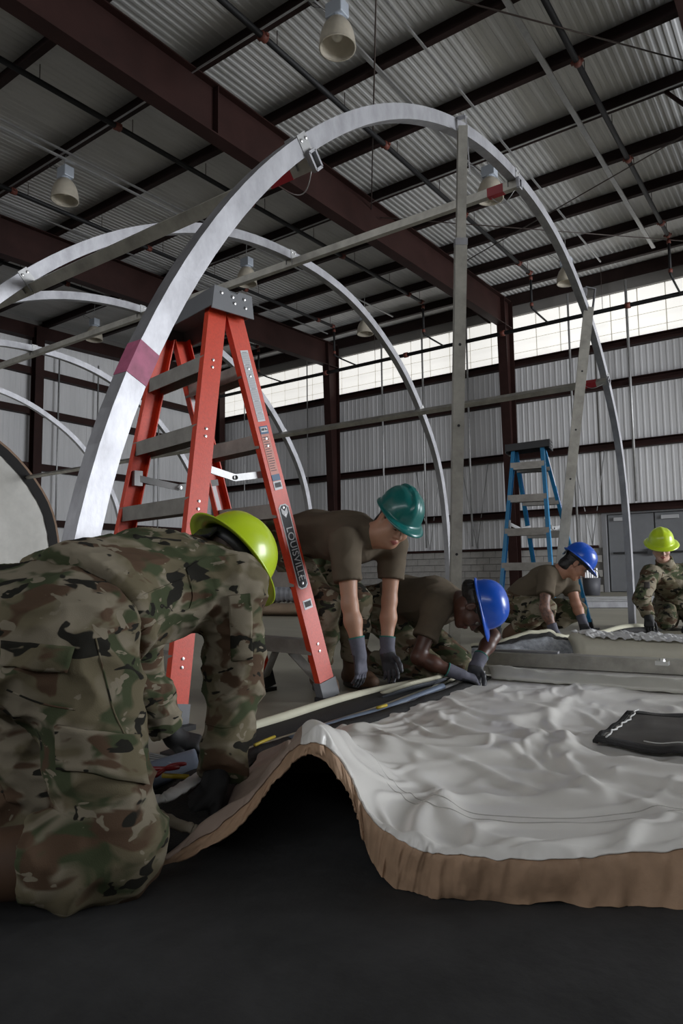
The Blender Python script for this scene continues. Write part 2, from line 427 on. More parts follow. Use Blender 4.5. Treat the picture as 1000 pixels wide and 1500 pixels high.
# ================================================================== overhead services
def on_roof(px, py, drop):
    p = onZ(px, py, 7.8)
    for _ in range(4): p = onZ(px, py, roof(p[0]) - drop)
    return p
m_lampglass = mat('ribbed_acrylic_shade', (0.60, 0.55, 0.46), 0.35, var=0.15, vs=6)
_b = m_lampglass.node_tree.nodes['Principled BSDF']; _b.inputs['Transmission Weight'].default_value = 0.45; _b.inputs['IOR'].default_value = 1.2
m_ballast = mat('light_blue_grey_ballast', (0.42, 0.46, 0.52), 0.45, metal=0.2)
m_bulb = mat('unlit_bulb', (0.62, 0.6, 0.54), 0.25)
def make_lamp(X, Y, label):
    z = 7.0; c = np.array([X, Y, z])
    t = empty('high_bay_lamp', c, label, 'ceiling lamp', 'unlit high bay lamps under the roof')
    bm = NB(); pr = [(.225, 0), (.222, .08), (.205, .18), (.17, .27), (.12, .34), (.085, .37), (.085, .385), (.075, .385), (.075, .36), (.115, .325), (.165, .255), (.195, .17), (.212, .08), (.215, 0.0), (.225, 0)]
    add_lathe(bm, c, (0, 0, 1), pr, 32); obj('shade', bm, m_lampglass, t, True)
    bm = NB(); add_lathe(bm, c + (0, 0, .0), (0, 0, 1), [(.214, -.006), (.228, -.006), (.228, .012), (.214, .012), (.214, -.006)], 32); obj('shade_rim', bm, m_lampglass, t, True)
    bm = NB(); add_lathe(bm, c + (0, 0, .1), (0, 0, 1), [(0, 0), (.05, .015), (.075, .06), (.07, .12), (.035, .2), (.03, .26), (0, .26)], 16); obj('bulb', bm, m_bulb, t, True)
    bl = box_obj('ballast_box', c + (-.09, -.12, .39), c + (.09, .12, .58), m_ballast, t); bevel(bl, .012)
    bm = NB(); add_lathe(bm, c + (0, 0, .36), (0, 0, 1), [(0, 0), (.10, 0), (.09, .035), (0, .035)], 16); obj('collar', bm, m_ballast, t)
    bm = NB(); add_tube(bm, [c + (0, 0, .58), c + (0, .02, .66), c + (0, 0, roof(X) - z + .01)], .008, 6); obj('hook', bm, m_galv, t)
    pts = []
    for k in range(22):
        a = k / 21; pts.append(c + (0.05 + .16 * math.sin(a * 6.2), .1 + .25 * a + .08 * math.cos(a * 9), .56 + .18 * a + .06 * math.sin(a * 12)))
    bm = NB(); add_tube(bm, pts, .005, 5); obj('cord', bm, m_black, t)
    return t
lampspec = [(6.4, 4.5, 'unlit high bay lamp with clear ribbed shade hanging above the crown of the main arch'),
            (6.4, 10.25, 'unlit high bay lamp with clear shade in the second bay, outermost from the window wall'),
            (10.75, 10.1, 'unlit high bay lamp hanging above the orange stepladder cap'),
            (10.9, 15.9, 'unlit high bay lamp near the end wall column'),
            (10.73, 4.35, 'unlit high bay lamp behind the upright pole and the red taped bar'),
            (15.0, 9.75, 'unlit high bay lamp close to the windows in the second bay'),
            (15.03, 4.35, 'unlit high bay lamp close to the windows, behind the right leg of the main arch'),
            (15.1, 15.8, 'unlit high bay lamp in the far corner bay by the end wall')]
for X, Y, lb in lampspec: make_lamp(X, Y, lb)

# sprinkler branch lines: black pipe under the purlins, red couplings, hangers
XM = 17.45; ZM = float(onX(760, 483, XM)[2])
sprk = empty('sprinkler_piping', (XM, 0, ZM), 'black sprinkler piping with red couplings hung under the roof and across the windows', 'piping')
def branch(Y, x0=1.0, xe=16.2):
    zz = lambda X: roof(X) - .22
    t = tube_obj('branch_pipe', [(x0, Y, zz(x0)), (xe, Y, zz(xe))], .042, m_pipe, sprk, 12)
    tube_obj('drop_pipe', [(xe, Y, zz(xe)), (xe, Y, ZM + .02)], .03, m_pipe, sprk, 10)
    for X in [x0 + 2.2 + k * 3.05 for k in range(5)] + [xe - .08]:
        tube_obj('coupling', [(X - .05, Y, zz(X - .05)), (X + .05, Y, zz(X + .05))], .060, m_redcoup, t, 12)
        box_obj('bolt_lug', (X - .025, Y - .085, zz(X) - .015), (X + .025, Y + .085, zz(X) + .015), m_redcoup, t)
    for z in (ZM + .10, zz(xe) - .12):
        tube_obj('coupling', [(xe, Y, z - .04), (xe, Y, z + .04)], .045, m_redcoup, t, 10)
    for X in PX:
        if x0 + .3 < X < xe: tube_obj('hanger_rod', [(X + .1, Y, zz(X)), (X + .1, Y, roof(X) + .05)], .007, m_wire, t, 5)
for Y in (2.42, 5.58, 8.62, 11.65, 14.7): branch(Y)
mp = tube_obj('main_pipe', [(XM, YB + .5, ZM), (XM, YW - .4, ZM)], .055, m_pipe, sprk, 14)
for Y in (6.85, 0.5, 12.9, 9.9, 3.6):
    tube_obj('coupling', [(XM, Y - .06, ZM), (XM, Y + .06, ZM)], .078, m_redcoup, mp, 12)
for Y in (2.42, 5.58, 8.62, 11.65, 14.7):
    tube_obj('riser', [(16.2, Y, ZM + .02), (16.2 + .4, Y, ZM), (XM, Y, ZM)], .025, m_pipe, mp, 8)
for Y in (4.2, 8.0, 11.0, 16.0): tube_obj('hanger_rod', [(XM, Y, ZM), (XM, Y, roof(XM) + .05)], .007, m_wire, mp, 5)

# grey strut channels and conduits along the roof slope
def strut(px, py, wd, x0, x1, label, drop=.06):
    p = on_roof(px, py, drop); Y = p[1]
    bm = NB(); add_bar(bm, (x0, Y, roof(x0) - drop), (x1, Y, roof(x1) - drop), wd, .03)
    obj('strut_channel', bm, m_galv, ceil)
strut(860, 200, .08, 3.5, 17.0, 'wide grey strut channel running beside the coupled sprinkler pipe')
strut(600, 150, .06, 2.5, 13.5, 'grey strut channel passing over the crown of the main arch')
strut(655, 110, .03, 3.0, 17.0, 'thin grey conduit between two strut channels beside the crown of the arch')
strut(300, 325, .03, 3.0, 17.0, 'thin grey conduit running past the lamp over the second bay')
strut(160, 265, .04, 3.0, 9.5, 'grey strut channel beside the sprinkler pipe under the brown beam', .2)
strut(560, 352, .04, 10.0, 17.0, 'grey strut channel ending above the far clerestory windows', .2)
strut(135, 350, .03, 3.0, 17.0, 'thin grey conduit under the roof toward the end wall')
# lamp feed conduits along the purlins
for X in (6.32, 11.05): tube_obj('conduit', [(X, -3, roof(X) - .015), (X, 16.5, roof(X) - .015)], .014, m_galv, ceil, 8)
# brace rods in the roof plane
def rod(a, b, label, dr=0.05):
    A, B = on_roof(*a, dr), on_roof(*b, dr); d = B - A
    o = tube_obj('brace_rod', [A - d * .1, B + d * .25], .011, m_wire, ceil, 6)
rod((544, 290), (550, 20), 'thin roof brace rod rising straight over the crown of the main arch', .14)
rod((700, 8), (990, 86), 'thin roof brace rod crossing the coupled sprinkler pipe', .3)
rod((700, 372), (985, 208), 'thin roof brace rod crossing behind the right side of the main arch', .26)
rod((600, 322), (990, 352), 'thin reddish roof brace rod above the clerestory windows', .26)
# vertical conduits on the walls
def wall_conduit(px, z0, z1, label, r=.03):
    Y = float(onX(px, 600, XW - .28)[1])
    tag(tube_obj('wall_conduit', [(XW - .28, Y, z0), (XW - .28, Y, z1)], r, m_galv, None, 8), label, 'conduit', 'grey conduits on the window wall')
wall_conduit(925, 2.3, 8.1, 'grey conduit rising between the door and the clerestory windows', .035)
wall_conduit(838, 1.3, 8.1, 'grey conduit behind the leaning pole, up past the windows')
wall_conduit(686, 1.3, 8.1, 'grey conduit beside the upright pole, up past the windows')
wall_conduit(620, 1.3, 8.1, 'grey conduit behind the second arch leg, up past the windows')
wall_conduit(560, 1.3, 8.1, 'grey conduit above the green hard hat, up past the windows')
wall_conduit(450, 1.3, 8.1, 'grey conduit between the orange ladder and the brown column', .02)
wall_conduit(358, 1.3, 8.1, 'grey conduit in the corner bay behind the orange ladder', .02)
for px, lb in ((84, 'grey conduit on the end wall right of the brown post'), (142, 'grey conduit on the end wall behind the left leg of the arch'), (232, 'grey conduit on the end wall behind the orange ladder')):
    X = float(onY(px, 650, YW - .27)[0])
    tag(tube_obj('wall_conduit', [(X, YW - .27, 1.2), (X, YW - .27, 7.3)], .025, m_galv, None, 8), lb, 'conduit', 'grey conduits on the end wall')
# V shaped wire stays at the foot of the wall panels
for px, lb in ((630, 'V of thin grey stays on the wall behind the green hard hat'), (699, 'V of thin grey stays on the wall right of the upright pole'), (868, 'V of thin grey stays on the wall by the grey door')):
    p = onX(px, 803, XW - .1); Y = float(p[1]); t = empty('wall_stay', (XW - .12, Y, 1.24), lb, 'stay', 'V shaped wall stays')
    for s in (-.42, .42): tube_obj('stay_rod', [(XW - .12, Y, 1.24), (XW - .12, Y + s, 3.7)], .012, m_galv, t, 6)
# haunch brace rods and pipe stubs near column tops
for Y in (7.3, 13.4): bar_obj('knee_brace', (XW - .95, Y, roof(XW) - .75), (XW - .35, Y + .75, roof(XW) - .02), .05, .05, m_steel, ceil)
# ================================================================== tent frame
YA, SP = 1.61, 2.04
apx = [(90, 840), (96, 800), (120, 690), (144, 620), (180, 541), (206, 480), (225.6, 440), (300, 328), (350, 268), (400, 219), (439, 193.5), (490, 165), (550, 146.4), (586, 145), (640, 156), (679, 174), (721, 207), (769, 261), (799, 303), (830, 360), (860.6, 440), (877.6, 489), (894.6, 564), (906.5, 612), (914, 660), (922, 740), (928, 830), (932, 917)]
AP = np.array([[p[0], p[2]] for p in (onY(*q, YA) for q in apx)])
AP = np.vstack([[AP[0, 0] - .055, 0.0], AP])
L_ = np.r_[0, np.cumsum(np.linalg.norm(np.diff(AP, axis=0), axis=1))]
s_ = np.linspace(0, L_[-1], 90)
OUT = np.c_[np.interp(s_, L_, AP[:, 0]), np.interp(s_, L_, AP[:, 1])]
for _ in range(14):
    OUT[1:-1] = .25 * OUT[:-2] + .5 * OUT[1:-1] + .25 * OUT[2:]
TN = np.gradient(OUT, axis=0); TN /= np.linalg.norm(TN, axis=1)[:, None]
NIN = np.c_[TN[:, 1], -TN[:, 0]]           # inward normal (towards the tent)
AD, AW = .075, .06
def arch_mesh(Y, i0=0, i1=90, grow=0.0, ad=AD):
    bm = NB(); rings = []
    for i in range(i0, i1):
        o = OUT[i] - NIN[i] * grow; n = OUT[i] + NIN[i] * (ad + grow)
        rings.append([bm.verts.new((q[0], y, max(q[1], 0))) for q, y in ((o, Y - grow), (n, Y - grow), (n, Y + AW + grow), (o, Y + AW + grow))])
    for a, b in zip(rings, rings[1:]):
        for j in range(4): bm.faces.new((a[j], a[(j + 1) % 4], b[(j + 1) % 4], b[j]))
    bm.faces.new(rings[0]); bm.faces.new(rings[-1][::-1]); return bm
def idx_near(p): return int(np.argmin(np.linalg.norm(OUT - np.array(p), axis=1)))
tf = empty('arched_tent', (OUT[0, 0], YA, 0), 'aluminium tent frame of tall arches joined by long straight bars', 'tent')
PJ, PK, PL = onY(885, 582, YA), onY(757, 280, YA), onY(452, 222, YA)
joints = [idx_near((p[0], p[2])) for p in (PJ, PK, PL)]
m_redtape = mat('red_tape', (0.28, 0.012, 0.02), 0.45)
m_bolt = mat('bolt_steel', (0.6, 0.6, 0.6), 0.3, 0.9)
arch0 = None
for k in range(6):
    Y = YA + SP * k
    if arch0 is None:
        arch0 = ar = obj('arch', arch_mesh(Y), m_alu, tf)
    else: ar = share(arch0, 'arch', tf, (0, SP * k, 0))
    for j in joints:                                            # splice plates and bolts at the joints
        q = OUT[j] + NIN[j] * AD / 2; t = TN[j]; n = NIN[j]
        bm = NB()
        for yy in (Y - .003, Y + AW): add_prism(bm, [(-.035, -.045), (.035, -.045), (.035, .075), (-.035, .075)], (q[0], yy, q[1]), (q[0], yy + .003, q[1]), (t[0], 0, t[1]), (n[0], 0, n[1]))
        pl_ = obj('splice_plate', bm, m_galv, ar)
        bm = NB()
        for u, v in ((-.02, -.02), (.02, -.02), (0, .055)):
            c = (q[0] + t[0] * u + n[0] * v, Y - .003, q[1] + t[1] * u + n[1] * v); add_lathe(bm, c, (0, -1, 0), [(.0075, 0), (.0075, .005), (0, .007)], 8)
        obj('bolt', bm, m_bolt, ar)
for j, nm in zip(joints, 'JKL'):
    q = OUT[j] + NIN[j] * (AD + .028)
    for k in range(5):
        Y0, Y1 = YA + SP * k + .0 * AW, YA + SP * (k + 1)
        bm = NB(); add_bar(bm, (q[0], Y0 - .0, q[1]), (q[0], Y1 - .004, q[1]), .05, .06, up=(NIN[j][0], 0, NIN[j][1]))
        br = obj('connecting_bar', bm, m_aludull, tf)
        if k == 0:
            bm = NB(); add_bar(bm, (q[0], Y0 + .10, q[1]), (q[0], Y0 + .22, q[1]), .053, .063, up=(NIN[j][0], 0, NIN[j][1])); o = obj('tape_band', bm, m_redtape, br); o['label'] = 'red tape band'
            bm = NB(); hw, hh = .026, .035
            for a, b in (((-hw, -hh), (hw, -hh)), ((hw, -hh), (hw, hh)), ((hw, hh), (-hw, hh)), ((-hw, hh), (-hw, -hh))):
                f = lambda s: (q[0] + TN[j][0] * s[0] + NIN[j][0] * s[1], Y0 - .012, q[1] + TN[j][1] * s[0] + NIN[j][1] * s[1])
                add_bar(bm, f(a), f(b), .012, .02, up=(0, 1, 0))
            obj('end_bracket', bm, m_alu, br)
            pts = [np.array([q[0], Y0 + .02 + .18 * t, q[1]]) + np.array([NIN[j][0], 0, NIN[j][1]]) * (.03 + .07 * math.sin(math.pi * t)) for t in np.linspace(0, 1, 14)]
            tube_obj('lanyard', pts, .0025, m_galv, br, 5)
# pink paint on the near leg
m_pink = mat('pink_spray_paint', (0.42, 0.10, 0.19), 0.55, var=.3, vs=12)
i0, i1 = idx_near(tuple(onY(180, 541, YA)[[0, 2]])), idx_near(tuple(onY(208, 478, YA)[[0, 2]]))
o = obj('paint_band', arch_mesh(YA, i0, i1 + 1, .0012), m_pink, arch0); o['label'] = 'pink spray-painted band'
# tan covered section at the far end of the frame
YC = YA + SP * 5
tc_ = empty('tent_cover', (OUT[0, 0], YC, 0), 'tan tent cover with white inner wall and black edge at the frame end', 'tent cover')
m_tan = mat('tan_tent_fabric', (0.26, 0.17, 0.115), 0.8, var=.12, vs=8, bump=.2, bs=14)
m_white = mat('white_tent_liner', (0.60, 0.585, 0.545), 0.55, var=.08, vs=5, bump=.25, bs=9)
m_blk = mat('black_webbing', (0.016, 0.015, 0.015), 0.85, bump=.3, bs=200)
bm = NB(); add_sheet(bm, [[(OUT[i, 0] - NIN[i, 0] * .02, y, max(OUT[i, 1] - NIN[i, 1] * .02, 0)) for i in range(0, 90, 2)] for y in (YC - .05, YC + .5, YC + 1.5, YC + 3.2)]); obj('outer_skin', bm, m_tan, tc_, True)
bm = NB(); add_sheet(bm, [[(OUT[i, 0] + NIN[i, 0] * d, YC - .052, max(OUT[i, 1] + NIN[i, 1] * d, 0)) for i in range(0, 90, 2)] for d in (0.02, .20)]); obj('edge_webbing', bm, m_blk, tc_, True)
bm = NB(); add_sheet(bm, [[(OUT[i, 0] + NIN[i, 0] * d - 0, YC - .05, max(OUT[i, 1] + NIN[i, 1] * d, 0)) for i in range(0, 90, 2)] for d in (-.02, .035)]); obj('hem', bm, m_tan, tc_, True)
cx = (OUT[0, 0] + OUT[-1, 0]) / 2
rows = []
for i in range(0, 90, 1):
    e = OUT[i] + NIN[i] * .19; e[1] = max(e[1], 0); row = []
    for f in np.linspace(0, 1, 24):
        p = np.array([e[0] + (cx - e[0]) * f, YC - .03, e[1] + (.4 - e[1]) * f]); p[1] += .10 * math.sin(f * 2.4) * fnoise((p[0], 0, p[2] * .6), 1.8) + .025 * fnoise((p[0], 5, p[2]), 6); row.append(p)
    rows.append(row)
bm = NB(); add_sheet(bm, rows); obj('liner_wall', bm, m_white, tc_, True)

# upright support poles and the bar lying on the sheet
def pole(name, base, top, wd, label, split=None, yaw=35):
    base, top = np.array(base), np.array(top); d = nrm(top - base); upv = (math.cos(math.radians(yaw)), math.sin(math.radians(yaw)), 0)
    t = empty(name, base, label, 'pole'); L = np.linalg.norm(top - base)
    if split:
        c = base + d * L * split; bar_obj('lower_tube', base, c, wd, wd, m_aludull, t, upv); bar_obj('upper_tube', c - d * .05, top, wd * .78, wd * .78, m_aludull, t, upv)
        bar_obj('collar', c - d * .01, c + d * .03, wd * 1.06, wd * 1.06, m_alu, t, upv)
    else: bar_obj('tube', base, top, wd, wd, m_aludull, t, upv)
    for q in (.22, .47, .62, .80):
        c = base + d * L * q; n = -nrm(np.array(upv) - d * (np.array(upv) @ d)); w2 = wd * (.39 if split and q > split else .5)
        bm = NB(); add_lathe(bm, c + n * w2, n, [(.009, -.001), (.009, .0012), (0, .0012)], 10); obj('pin_hole', bm, m_black, t)
    return t, d
b1 = fl(665, 966); t1 = onY(677, 186, YA - .05)
pt, d = pole('support_pole', b1, t1, .068, 'tall aluminium support pole standing upright from floor to the crown of the arch', .80)
p_ = onY(674, 170, YA - .03); bar_obj('hook_strap', t1 - d * .25 + np.array([.05, -.03, 0]), p_ + np.array([.03, -.02, .01]), .035, .006, m_alu, pt, (0.4, -1, 0))
bar_obj('hook_lip', p_ + np.array([.03, -.02, .01]), p_ + np.array([.03, .08, .02]), .035, .006, m_alu, pt)
b2 = fl(810, 931); t2 = at(862, 452, 6.0)
pt, d = pole('support_pole', b2, t2, .085, 'aluminium pole with hook end leaning against the right leg of the arch', None, 20)
e2 = at(868, 424, 6.0); bar_obj('hook_strap', t2 - d * .1 + RGT * .035, e2 + RGT * .02, .04, .008, m_alu, pt, tuple(RGT)); bar_obj('hook_lip', e2 + RGT * .02, e2 - RGT * .07 + UP * .02, .04, .008, m_alu, pt)
bar_obj('hook_tip', e2 - RGT * .07 + UP * .02, e2 - RGT * .08 - UP * .06, .04, .008, m_alu, pt)
# ================================================================== stepladders
def G(lat, d, z=0.0):
    return RGT * lat + FWD * d + UP * z
def text_mesh(s, size, ext=0.0006):
    cu = bpy.data.curves.new('t', 'FONT'); cu.body = s; cu.size = size; cu.extrude = ext; cu.align_x = 'CENTER'; cu.align_y = 'CENTER'
    to = bpy.data.objects.new('t', cu); COL.objects.link(to); dg = bpy.context.evaluated_depsgraph_get(); dg.update()
    me = bpy.data.meshes.new_from_object(to.evaluated_get(dg)); bpy.data.objects.remove(to); bpy.data.curves.remove(cu); return me
def place_mesh(me, c, ex, ey, ez, sx=1.0):
    M = Matrix.Identity(4)
    for i in range(3):
        M[i][0] = float(ex[i]) * sx; M[i][1] = float(ey[i]); M[i][2] = float(ez[i]); M[i][3] = float(c[i])
    me.transform(M); return me
def stepladder(label, capN, capF, feet, mrail, mcap, mstep, caph=.07, web=.078, fl_=.032, zs=None, rear_steps=True, group=None, capw=.17, spread_z=1.02):
    """capN/capF: top centre of near and far cap ends; feet: dict A (near front) B (near rear) C (far front) D (far rear)"""
    capN, capF = np.array(capN), np.array(capF); ax = nrm(capF - capN); ctr = (capN + capF) / 2
    base = np.mean([feet[k] for k in 'ABCD'], axis=0)
    t = empty('stepladder', base, label, 'ladder')
    spl = nrm(np.cross(UP, ax));
    if (np.array(feet['B']) - np.array(feet['A'])) @ spl < 0: spl = -spl
    rails = {}; tops = {}
    for k, end, sgn in (('A', capN, -1), ('B', capN, 1), ('C', capF, -1), ('D', capF, 1)):
        inw = ax if k in 'AB' else -ax
        T = end + spl * sgn * (capw / 2 - web / 2 - .0) - UP * (caph * .85) + inw * .012; F = np.array(feet[k]) + UP * .035
        d = nrm(F - T); s = nrm(spl - d * (spl @ d)); q = nrm(inw - d * (inw @ d) - s * (inw @ s))
        th = .005; hw = web / 2
        poly = [(-hw, 0), (hw, 0), (hw, fl_), (hw - th, fl_), (hw - th, th), (-hw + th, th), (-hw + th, fl_), (-hw, fl_)]
        bm = NB(); add_prism(bm, poly, T, F, s, q); r = obj('rail', bm, mrail, t); rails[k] = (T, F, d, s, q, r); tops[k] = T
        bm = NB(); add_prism(bm, [(-hw - .006, -.006), (hw + .006, -.006), (hw + .006, fl_ + .006), (-hw - .006, fl_ + .006)], F - d * .06, F + d * .02, s, q)
        fo = obj('foot', bm, mcap if k in 'AB' else m_black, t); box = NB(); add_box(box, V(np.array(feet[k]) - (.05, .05, 0)), V(np.array(feet[k]) + (.05, .05, .018))); obj('foot_pad', box, m_black, fo)
    # cap: plate with skirts and end flanges
    bm = NB(); hw = capw / 2 + .01; cN, cF = capN - ax * .035, capF + ax * .035
    poly = [(-hw - .012, -caph), (-hw, 0), (hw, 0), (hw + .012, -caph), (hw + .004, -caph), (hw - .006, -.008), (-hw + .006, -.008), (-hw - .004, -caph)]
    add_prism(bm, poly, cN, cF, spl, UP); cap = obj('top_cap', bm, mcap, t); bevel(cap, .004)
    for e, dr in ((cN, -ax), (cF, ax)):
        bm = NB(); ep = [(-hw - .012, -caph - .012), (-hw, 0), (-.03, 0), (-.018, -.012), (.018, -.012), (.03, 0), (hw, 0), (hw + .012, -caph - .012)]
        add_prism(bm, ep, e, e + dr * .008, spl, UP); pe = obj('cap_end', bm, mcap, cap); bb = NB()
        for u, v in ((-.06, -.025), (-.005, -.03), (.055, -.025), (.062, -.062), (.005, -.055)): add_lathe(bb, e + dr * .008 + spl * u + UP * v, dr, [(.007, 0), (.007, .003), (0, .005)], 10)
        obj('rivet', bb, m_bolt, pe)
    def rp(k, z):
        T, F, d = rails[k][0], rails[k][1], rails[k][2]; return T + d * ((z - T[2]) / d[2])
    zs = zs or [.305 * k for k in range(1, 6)]
    for (k0, k1, front) in (('A', 'C', True), ('B', 'D', False)):
        if not front and not rear_steps: pass
        for z in zs:
            a, b = rp(k0, z), rp(k1, z); out = -spl if front else spl
            a = a + ax * .006; b = b - ax * .006
            full = front or rear_steps
            bm = NB(); dp = .078 if full else .03; hh = .032 if full else .028
            poly = [(-dp / 2, -hh), (-dp / 2, hh), (dp / 2, hh), (dp / 2, -hh), (dp / 2 - .004, -hh), (dp / 2 - .004, hh - .005), (-dp / 2 + .004, hh - .005), (-dp / 2 + .004, -hh)]
            # grooved tread
            tread = []
            add_prism(bm, poly, a, b, spl, UP)
            if full:
                for g in np.linspace(-dp / 2 + .01, dp / 2 - .01, 5): add_bar(bm, a + spl * g + UP * (hh + .001), b + spl * g + UP * (hh + .001), .005, .003)
            st = obj('step' if full else 'rear_brace', bm, mstep, t)
            rv = NB()
            for kk in (k0, k1):
                T, F, d, s, q, r = rails[kk]
                for u in (-.016, .016): add_lathe(rv, rp(kk, z + u) - q * .0, -q, [(.006, 0), (.006, .003), (0, .004)], 8)
            obj('rivet', rv, m_bolt, st)
        # knee braces on the lowest step
        for kk, oth in ((k0, k1), (k1, k0)):
            a = rp(kk, zs[0] - .19); T, F, d, s, q, r = rails[kk]; e = rp(kk, zs[0] - .02) + q * .20
            bm = NB(); add_bar(bm, a + q * .02, e, .05, .006, up=tuple(q)); obj('knee_brace', bm, mstep, t)
    # spreaders: two linked straps each end
    for k0, k1 in (('A', 'B'), ('C', 'D')):
        a, b = rp(k0, spread_z), rp(k1, spread_z - .0); off = (ax if k0 == 'A' else -ax) * .04; mid = (a + b) / 2 - UP * .035
        sp = bar_obj('spreader', a + off, mid + off, .006, .03, m_galv, t); bar_obj('spreader_link', mid + off * 1.15, b + off, .006, .03, m_galv, sp)
        bm = NB(); add_lathe(bm, mid + off, off, [(.01, -.01), (.01, .012), (0, .014)], 10); obj('pivot', bm, m_bolt, sp)
        bar_obj('spreader_bracket', a + off * .75 - UP * .035, a + off * .75 + UP * .035, .04, .03, m_galv, sp, tuple(ax))
    return t, rails, rp
m_orange = mat('orange_fibreglass', (0.60, 0.045, 0.012), 0.42, var=.12, vs=90, bump=.05, bs=200)
m_greycap = mat('grey_moulded_plastic', (0.13, 0.135, 0.145), 0.5, var=.1)
m_step = mat('dull_aluminium_step', (0.30, 0.285, 0.26), 0.5, metal=.55, var=.2, vs=12)
m_lwhite = mat('label_white', (0.62, 0.62, 0.64), 0.5)
m_lpink = mat('label_pink', (0.55, 0.22, 0.17), 0.5)
m_lblue = mat('label_blue', (0.03, 0.10, 0.19), 0.5)
m_ltext = mat('label_ink', (0.03, 0.03, 0.035), 0.6)
m_lgrey = mat('label_print_grey', (0.28, 0.28, 0.30), 0.6)
zc = 1.79
T1, rails, rp = stepladder('tall orange fibreglass stepladder with a grey cap, standing beside the leg of the arch',
                           G(-.482, 2.87, zc), G(-.826, 3.24, zc), {'A': G(-.62, 2.58), 'B': G(-.062, 3.13), 'C': G(-1.13, 3.08), 'D': G(-.40, 3.42)},
                           m_orange, m_greycap, m_step, web=.086, fl_=.036, caph=.09, zs=[.24 + .305 * k for k in range(5)])
# printed labels on the outer face of the near rear rail
T, F, d, s, q, r = rails['B']
def on_rail(z, u=0.0): 
    return T + d * ((z - T[2]) / d[2]) + s * u - q * .0006
def label_rect(z0, z1, wd, m, name, lift=0.0, u=0.0, parent=r):
    a, b = on_rail(z0, u) - q * lift, on_rail(z1, u) - q * lift
    bm = NB(); add_prism(bm, [(-wd / 2, 0), (wd / 2, 0), (wd / 2, -.0008), (-wd / 2, -.0008)], a, b, s, q); return obj(name, bm, m, parent)
lb = label_rect(1.555, 1.245, .042, m_lwhite, 'instruction_label')
bm = NB()
for k in range(62):
    z = 1.548 - k * .0048
    if k % 11 == 0: add_prism(bm, [(-.012, 0), (.012, 0), (.012, -.0004), (-.012, -.0004)], on_rail(z) - q * .0009, on_rail(z - .0034) - q * .0009, s, q); continue
    w2 = .018 - .004 * RNG.random() * (k % 5 == 4); add_prism(bm, [(-.018, 0), (w2, 0), (w2, -.0004), (-.018, -.0004)], on_rail(z) - q * .0009, on_rail(z - .0020) - q * .0009, s, q)
obj('fine_print', bm, m_lgrey, lb)
lb = label_rect(1.225, .945, .046, m_lpink, 'rating_label')
label_rect(1.225, 1.190, .046, m_lblue, 'rating_header', .0008, parent=lb); label_rect(1.219, 1.199, .036, m_lwhite, 'rating_box', .0016, parent=lb)
label_rect(1.012, .985, .046, m_lblue, 'logo_block', .0008, parent=lb); label_rect(.982, .945, .046, m_lwhite, 'barcode_block', .0008, parent=lb)
ex, ey = -s if (s @ RGT) < 0 else s, -d
me = place_mesh(text_mesh('300 lb.', .016), on_rail(1.209) - q * .0030, ex, ey, -q, .8); link('rating_text', me, m_ltext, lb)
bm = NB()
for k in range(15):
    z = 1.178 - k * .0105; w2 = .017 - .012 * RNG.random(); add_prism(bm, [(-.018, 0), (w2, 0), (w2, -.0004), (-.018, -.0004)], on_rail(z) - q * .0014, on_rail(z - .0028) - q * .0014, s, q)
for k in range(12):
    u = -.017 + k * .003; add_prism(bm, [(u, 0), (u + .0014, 0), (u + .0014, -.0004), (u, -.0004)], on_rail(.976) - q * .002, on_rail(.955) - q * .002, s, q)
obj('fine_print', bm, m_ltext, lb)
# LOUISVILLE badge
zA, zB = .880, .505
def badge(wd, z0, z1, m, lift, name, par):
    a, b = on_rail(z0), on_rail(z1); Lb = np.linalg.norm(b - a); bm = NB(); c = .014; h = wd / 2
    pts = [(-h + c, 0), (h - c, 0), (h, c), (h, Lb - c), (h - c, Lb), (-h + c, Lb), (-h, Lb - c), (-h, c)]
    add_prism(bm, pts, a - q * lift, a - q * (lift + .0008), s, d); return obj(name, bm, m, par)
bd = badge(.058, zA, zB, m_lwhite, .0002, 'brand_badge', r); badge(.048, zA - .005, zB + .005, m_ltext, .001, 'badge_field', bd)
me = place_mesh(text_mesh('LOUISVILLE', .050), on_rail((zA + zB) / 2 - .032) - q * .0028, d, ex, -q, .98); link('brand_text', me, m_lwhite, bd)
a = on_rail(zA - .035); bm = NB()
for w_, m_ in ((.016, 0),):
    add_prism(bm, [(-.017, -.022), (0, -.004), (.017, -.022), (.017, .004), (0, .026), (-.017, .004)], a - q * .0018, a - q * .0025, s, d)
obj('brand_mark', bm, m_lwhite, bd)
lb = label_rect(.455, .415, .05, m_lwhite, 'serial_label'); bm = NB()
for k in range(14):
    u = -.018 + k * .0027; add_prism(bm, [(u, 0), (u + .0014, 0), (u + .0014, -.0004), (u, -.0004)], on_rail(.448) - q * .0014, on_rail(.424) - q * .0014, s, q)
obj('fine_print', bm, m_ltext, lb)
# small labels on the far rear rail
T, F, d, s, q, r = rails['D']; q = -q; T = T + q * -.0065
for z0, z1 in ((1.46, 1.30), (1.02, .86)):
    a, b = T + d * ((z0 - T[2]) / d[2]) - s * .01, T + d * ((z1 - T[2]) / d[2]) - s * .01
    bm = NB(); add_prism(bm, [(-.014, 0), (.014, 0), (.014, -.001), (-.014, -.001)], a, b, s, q); obj('sticker', bm, m_lwhite, r)

